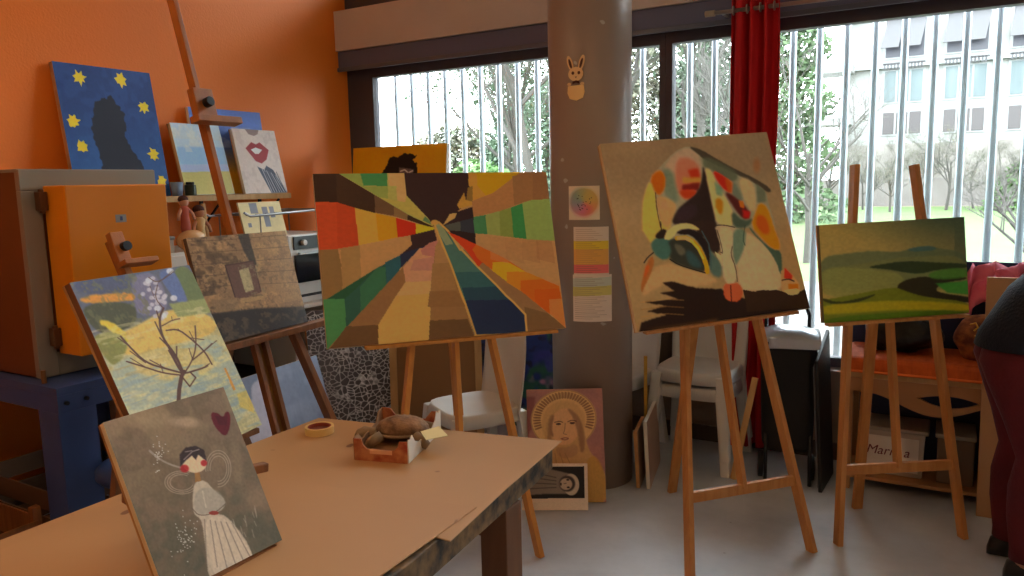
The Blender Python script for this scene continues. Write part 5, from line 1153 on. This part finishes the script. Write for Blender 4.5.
# ------------------------------------------------------------------ right: orange-covered bench with bag, box, chest, board
r = thing('wooden_bench', (-.1,3.98,0), 'pale wooden bench with curved pierced apron under the orange cushion', 'bench')
bx0, bx1, by0, by1 = -.40, .34, 3.83, 4.18
MB().bx(bx0, bx1, by0, by1, .56, .585).build('seat', WOODL, r, bevel=.003)
BWD = mat('apron_wood', (176,128,84), .5, rgb2=(160,112,70), scale=4)
# apron with sagging edge and an eye-shaped hole
mb = MB(); nx = 48
def apron_low(x): t = (x-bx0)/(bx1-bx0); return .56-.065-.085*(.5-.5*cos(2*pi*min(1,max(0,(t-.12)/.8)))) 
def hole(x):
    c_, h_ = .035, .12; u = (x-c_)/h_
    if abs(u) >= 1: return (.49,.49)
    return (.49-.035*(1-u*u), .49+.022*(1-u*u))
for i in range(nx):
    xa, xb = bx0+(bx1-bx0)*i/nx, bx0+(bx1-bx0)*(i+1)/nx; ha, hb = hole(xa), hole(xb)
    mb.prism([(xa,by0,ha[1]),(xb,by0,hb[1]),(xb,by0,.56),(xa,by0,.56)], (0,.02,0)); mb.prism([(xa,by0,apron_low(xa)),(xb,by0,apron_low(xb)),(xb,by0,hb[0]),(xa,by0,ha[0])], (0,.02,0))
bmesh.ops.remove_doubles(mb.b, verts=mb.b.verts, dist=1e-5); mb.build('apron', BWD, r)
for x_, y_ in ((bx0+.02,by0+.04),(bx1-.02,by0+.04),(bx0+.02,by1-.02),(bx1-.02,by1-.02)): MB().bx(x_-.02,x_+.02,y_-.02,y_+.02,0,.56).build('leg', BWD, r, bevel=.002)
MB().bx(bx0+.02, bx1-.02, by0+.03, by1-.02, .055, .07).build('lower_shelf', BWD, r)
r = thing('orange_cushion', (-.03,4.0,.586), 'flat orange quilted cushion lying on the wooden bench', 'cushion')
mb = MB(); mb.bx(bx0-.01, bx1+.01, by0-.035, by1, .587, .665); mb.build('cushion_body', mat('orange_quilt', (214,100,36), .8, rgb2=(186,78,26), scale=12, stretch=(4,1,1), bump=.5, bscale=16), r, bevel=.02)
MB().tube([(bx0-.01,by0-.036,.60),(bx1+.01,by0-.036,.60)], .006, 6).build('piping', mat('orange_piping', (236,120,50), .7), r)
r = thing('black_bag', (-.2,4.0,.667), 'black plastic bag slumped on the orange cushion', 'bag')
mb = MB().sph((-.17,4.0,.755), .13, (1.25,.75,.72), 32)
for v in mb.b.verts:
    nn_ = mnoise.noise(v.co*9); v.co += (v.co-Vector((-.17,4.0,.755)))*nn_*.35
    v.co.z = max(v.co.z, .667)
mb.build('bag_body', mat('glossy_black_plastic', (14,14,18), .28, bump=1.0, bscale=22), r, smooth=True)
MB().tube([(-.25,3.92,.83),(-.24,3.9,.885),(-.20,3.9,.89),(-.19,3.92,.83)], .006, 8).build('handle', BLACK, r, smooth=True)
r = thing('patterned_cloth', (.12,3.95,.667), 'gold and brown patterned cloth heap at the right of bench', 'cloth')
mb = MB().sph((.15,3.97,.76), .11, (1.0,.8,.95), 32)
for v in mb.b.verts: v.co += (v.co-Vector((.15,3.97,.76)))*mnoise.noise(v.co*12)*.3; v.co.z = max(v.co.z, .667)
mb.build('cloth_heap', mat('gold_brown', (150,92,50), .7, rgb2=(96,50,36), scale=22, contrast=.12, bump=.5, bscale=30), r, smooth=True)
for k in range(3): MB().tube([(.10+.02*k,3.86,.84-.05*k),(.12+.02*k,3.852,.85-.05*k),(.13+.018*k,3.855,.83-.05*k),(.115+.02*k,3.85,.815-.05*k)], .004, 6).build('gold_braid', mat('gold', (206,160,60), .4, .5), r, smooth=True)
# blue chest with pink cloth
r = thing('navy_chest', (.36,4.1,0), 'tall navy blue chest below the right window', 'chest'); NV = mat('navy', (38,46,86), .5)
MB().bx(.36, .98, 3.93, 4.20, 0, 1.06).build('body', NV, r, bevel=.004); MB().bx(.35, .99, 3.92, 4.205, 1.06, 1.09).build('lid', NV, r, bevel=.004)
r = thing('navy_ledge', (.2,4.18,.0), 'navy board standing behind the orange bench under the window', 'board'); MB().bx(-.42, .345, 4.19, 4.215, 0, 1.085).build('panel', NV, r)
r = thing('pink_cloth', (.2,3.93,.9), 'crumpled pink cloth draped beside the person behind the beige board', 'cloth')
mb = MB(); R = []
for j in range(16):
    t = j/15; R.append([(.06+.30*i/24+.012*sin(i*.9), 4.16-.16*t**.6+.02*sin(i*.9+j*.5), 1.075-.05*sin(i*.35+.5)*0-.17*t**1.5+.02*sin(i*.7+j)+(.0 if i > 4 else -.02*(4-i))) for i in range(25)])
mb.loft(R, close=False, caps=False); mb.build('cloth_body', mat('pink_fabric', (190,60,90), .75, rgb2=(214,110,130), scale=9), r, smooth=True, solid=.006)
# beige board
r = thing('beige_board', (.25,3.9,0), 'tall beige fibreboard standing behind the person in maroon trousers', 'board')
MB().prism([(.162,3.765,.003),(.60,3.765,.003),(.60,3.80,1.06),(.150,3.80,1.06)], (0,.018,0)).build('panel', mat('beige_board', (186,140,96), .7, rgb2=(176,130,88), scale=4), r, bevel=.002)
# plastic box with name label
r = thing('storage_box', (-.2,4.0,0), 'clear plastic storage box with handwritten name label under the bench', 'box')
CP = mat('milky_plastic', (176,160,146), .35)
mb = MB(); R = []
for z, k in ((.072,.93),(.08,.95),(.285,1.0),(.29,1.02)): R.append([(-.185+a_*.135*k, 4.02+b_*.10*k, z) for a_, b_ in ((-1,-1),(1,-1),(1,1),(-1,1))])
mb.loft(R); mb.build('body', CP, r, bevel=.008); MB().bx(-.335,-.035,3.905,4.135,.29,.31).build('lid', mat('box_lid', (150,140,128), .4), r, bevel=.006)
lb = MB().bx(-.31,-.075,3.913,3.917,.10,.265).build('label', mat('label_white', (216,206,196), .7), r)
cu_ = bpy.data.curves.new('lettering', 'FONT'); cu_.body = 'Marin a'; cu_.size = .062; cu_.extrude = .0006; cu_.shear = .25; cu_.materials.append(mat('label_ink', (110,40,50), .6))
lt0 = bpy.data.objects.new('lettering_curve', cu_); COL.objects.link(lt0); bpy.context.view_layer.update()
me_ = bpy.data.meshes.new_from_object(lt0.evaluated_get(bpy.context.evaluated_depsgraph_get())); bpy.data.objects.remove(lt0); bpy.data.curves.remove(cu_)
lt = bpy.data.objects.new('lettering', me_); COL.objects.link(lt); lt.parent = r; lt.location = Vector((-.30,3.9118,.175))-r.location; lt.rotation_euler = (pi/2,0,0)
r = thing('storage_box', (.12,4.0,0), 'dim brown storage box under the bench, right of the named one', 'box')
MB().bx(.0,.15,3.92,4.14,0.0715,.29).build('body', mat('dim_box', (110,90,74), .6), r, bevel=.006); MB().bx(-.01,.155,3.91,4.15,.29,.31).build('lid', mat('box_lid', (150,140,128), .4), r, bevel=.004)

# ------------------------------------------------------------------ person
SK = mat('skin', (206,150,120), .6)
def ell_ring(c, ax1, ax2, r1, r2, n=24):
    c = Vector(c); return [c+Vector(ax1)*cos(2*pi*k/n)*r1+Vector(ax2)*sin(2*pi*k/n)*r2 for k in range(n)]
PX = -.045
pr = thing('person', (.36,3.32,0), 'person in navy jumper and maroon trousers bending forward, cut by frame edge', 'person')
def skin_body():
    b = bmesh.new(); sk = b.verts.layers.skin.verify(); vs = {}
    def v(n, co, r): x = b.verts.new(Vector(co)-pr.location); x[sk].radius = (r, r); vs[n] = x; return x
    def e(a, c): b.edges.new((vs[a], vs[c]))
    v('pel', (.33,3.31,.86), .13); v('ab', (.42,3.31,1.0), .12); v('ch', (.55,3.31,1.15), .14); v('ns', (.66,3.31,1.27), .07); v('nk', (.72,3.31,1.33), .05); v('hd', (.79,3.31,1.41), .085); v('ht', (.85,3.31,1.48), .07)
    e('pel','ab'); e('ab','ch'); e('ch','ns'); e('ns','nk'); e('nk','hd'); e('hd','ht')
    v('ja', (.865,3.31,1.37), .045); e('hd','ja')
    for s, y in (('l', 1), ('r', -1)):
        fx = 0 if s == 'l' else .045
        v('h'+s, (.33+fx*.3,3.31+y*.09,.80), .098); v('k'+s, (.325+fx,3.31+y*.10,.46), .06); v('c'+s, (.305+fx,3.31+y*.10,.32), .052); v('a'+s, (.30+fx,3.31+y*.10,.09), .034); v('t'+s, (.40+fx,3.31+y*.11,.035), .032); v('e'+s, (.28+fx,3.31+y*.10,.04), .032)
        e('pel','h'+s); e('h'+s,'k'+s); e('k'+s,'c'+s); e('c'+s,'a'+s); e('a'+s,'t'+s); e('a'+s,'e'+s)
        v('s'+s, (.62,3.31+y*.17,1.22), .06); v('el'+s, (.72,3.31+y*.20,.97), .042); v('w'+s, (.86,3.31+y*.15,.84), .027); v('p'+s, (.92,3.31+y*.14,.81), .03)
        e('ch','s'+s); e('s'+s,'el'+s); e('el'+s,'w'+s); e('w'+s,'p'+s)
        for k in range(4): 
            f0 = 'f%s%d' % (s, k); L_ = (.075,.085,.08,.062)[k]; yy_ = (k-1.5)*.018
            v(f0+'a', (.945,3.31+y*.14+yy_,.80), .009); v(f0+'b', (.945+L_*.6,3.31+y*.14+yy_*1.2,.785), .0085); v(f0+'c', (.945+L_*.85,3.31+y*.14+yy_*1.2,.755), .007); e('p'+s, f0+'a'); e(f0+'a', f0+'b'); e(f0+'b', f0+'c')
        v('th'+s, (.905,3.31+y*.105,.795), .011); v('tt'+s, (.94,3.31+y*.085,.77), .009); e('p'+s,'th'+s); e('th'+s,'tt'+s)
    for x in b.verts: x[sk].use_root = False
    vs['pel'][sk].use_root = True
    me = bpy.data.meshes.new('body'); b.to_mesh(me); b.free(); me.materials.append(SK); o = bpy.data.objects.new('body', me); COL.objects.link(o); o.parent = pr
    m = o.modifiers.new('skin', 'SKIN'); m.use_smooth_shade = True; s_ = o.modifiers.new('sub', 'SUBSURF'); s_.levels = 1; s_.render_levels = 2; return o
skin_body()
TRO = mat('maroon_cloth', (92,18,28), .85, rgb2=(78,14,24), scale=6, bump=.3, bscale=60); JMP = mat('navy_knit', (24,26,38), .9, bump=.5, bscale=90)
def leg_tube(y, fx):
    mb = MB(); P_ = [(.315+fx*.3,3.31+y*.8,.90,.15,.12),(.305+fx*.3,3.31+y,.82,.155,.12),(.315+fx*.4,3.31+y,.74,.14,.115),(.325+fx*.7,3.31+y*1.05,.60,.105,.098),(.33+fx,3.31+y*1.1,.47,.078,.075),(.312+fx,3.31+y*1.1,.36,.080,.072),(.30+fx,3.31+y*1.1,.25,.066,.062),(.305+fx,3.31+y*1.1,.12,.054,.052),(.306+fx,3.31+y*1.1,.085,.056,.054)]
    R = [ell_ring((a,b_,c_), (1,0,0), (0,1,0), d_, e_) for a,b_,c_,d_,e_ in P_]; mb.loft(R, caps=False); return mb
tr = leg_tube(.085,0); tr2 = leg_tube(-.085,.045)
tr.build('trouser_leg', TRO, pr, smooth=True, solid=.004); tr2.build('trouser_leg', TRO, pr, smooth=True, solid=.004)
mb = MB(); sp_ = [((.325,3.31,.875),.178,.205),((.33,3.31,.92),.172,.20),((.37,3.31,.99),.155,.185),((.45,3.31,1.08),.15,.19),((.55,3.31,1.18),.145,.205),((.63,3.31,1.25),.12,.19),((.685,3.31,1.30),.07,.09),((.70,3.31,1.315),.066,.07)]
R = []
for i, (c_, a_, b_) in enumerate(sp_):
    t = (Vector(sp_[min(i+1,len(sp_)-1)][0])-Vector(sp_[max(i-1,0)][0])).normalized(); ax1 = Vector((0,1,0)).cross(t).normalized(); ax1 = Vector((1,0,.05)).normalized() if i < 2 else ax1; R.append(ell_ring(c_, ax1, (0,1,0), a_, b_, 32))
mb.loft(R, caps=False); mb.build('jumper', JMP, pr, smooth=True, solid=.006)
for y in (-1,1):
    MB().tube([(.60,3.31+y*.12,1.23),(.63,3.31+y*.18,1.19),(.68,3.31+y*.20,1.07),(.725,3.31+y*.205,.965),(.79,3.31+y*.18,.89),(.85,3.31+y*.155,.85)], [.085,.082,.068,.058,.048,.042], 16, caps=False).build('sleeve', JMP, pr, smooth=True, solid=.004)
SHO = mat('dark_shoe', (24,20,20), .4)
for y, fx in ((1,0),(-1,.045)):
    mb = MB(); R = []
    for x_, w_, h_ in ((-.065,.018,.03),(-.055,.034,.07),(-.02,.038,.10),(.03,.038,.085),(.08,.042,.06),(.13,.042,.045),(.165,.03,.035),(.18,.012,.02)):
        R.append([(.30+fx+x_, 3.31+y*.095+cos(2*pi*k/16)*w_, max(0.0, h_/2+sin(2*pi*k/16)*h_/2)+.001) for k in range(16)])
    mb.loft(R); mb.build('shoe', SHO, pr, smooth=True)
mb = MB().sph((.785,3.31,1.455), .112, (1.0,.88,.98), 28); hr = mb.build('hair', mat('dark_hair', (50,32,24), .8, bump=.6, bscale=80), pr, smooth=True)
for y in (-1,1): MB().sph((.90,3.31+y*.033,1.425), .012, seg=12).build('eye', mat('eye_white', (220,216,210), .3), pr, smooth=True)
MB().tube([(.89,3.31,1.425),(.925,3.31,1.40),(.905,3.31,1.39)], [.008,.014,.008], 8).build('nose', SK, pr, smooth=True)

pr.location.x += PX

# ------------------------------------------------------------------ world, camera
wd = bpy.data.worlds.new('World'); S.world = wd; wd.use_nodes = True; nt = wd.node_tree; N = nt.nodes; L = nt.links
bg = N['Background']; bg.inputs[0].default_value = (.86,.93,1,1); bg.inputs[1].default_value = 8.5
# portals help daylight through the windows
def portal(x0, x1, z0, z1):
    l = bpy.data.lights.new('window_daylight', 'AREA'); l.shape = 'RECTANGLE'; l.size = x1-x0; l.size_y = z1-z0; l.cycles.is_portal = True
    o = bpy.data.objects.new('window_daylight', l); COL.objects.link(o); o.location = ((x0+x1)/2, 4.44, (z0+z1)/2); o.rotation_euler = (-pi/2, 0, 0)
portal(-3.6, -1.0, .97, 2.3); portal(-.95, 2.35, .5, 2.3); portal(XO, XR, 2.92, 3.45)
cam = bpy.data.cameras.new('camera'); co = bpy.data.objects.new('camera', cam); COL.objects.link(co); S.camera = co
cam.sensor_width = 36; cam.lens = 760/1024*36; cam.clip_start = .05; cam.clip_end = 300
yw, pt, rl = radians(30), radians(7.8), radians(1.3)
f = Vector((-sin(yw)*cos(pt), cos(yw)*cos(pt), -sin(pt))); rt = Vector((cos(yw), sin(yw), 0)); up = rt.cross(f)
rt2 = rt*cos(rl)-up*sin(rl); up2 = up*cos(rl)+rt*sin(rl)
co.matrix_world = Matrix.Translation((0,0,1.5)) @ Matrix((rt2, up2, -f)).transposed().to_4x4()
vs = S.view_settings; vs.view_transform = 'Standard'; vs.look = 'None'; vs.gamma = 1; vs.use_curve_mapping = False; vs.exposure = 1.1
S.cycles.max_bounces = 8; S.cycles.diffuse_bounces = 5; S.cycles.transparent_max_bounces = 16; S.cycles.use_denoising = True; S.cycles.sample_clamp_indirect = 8
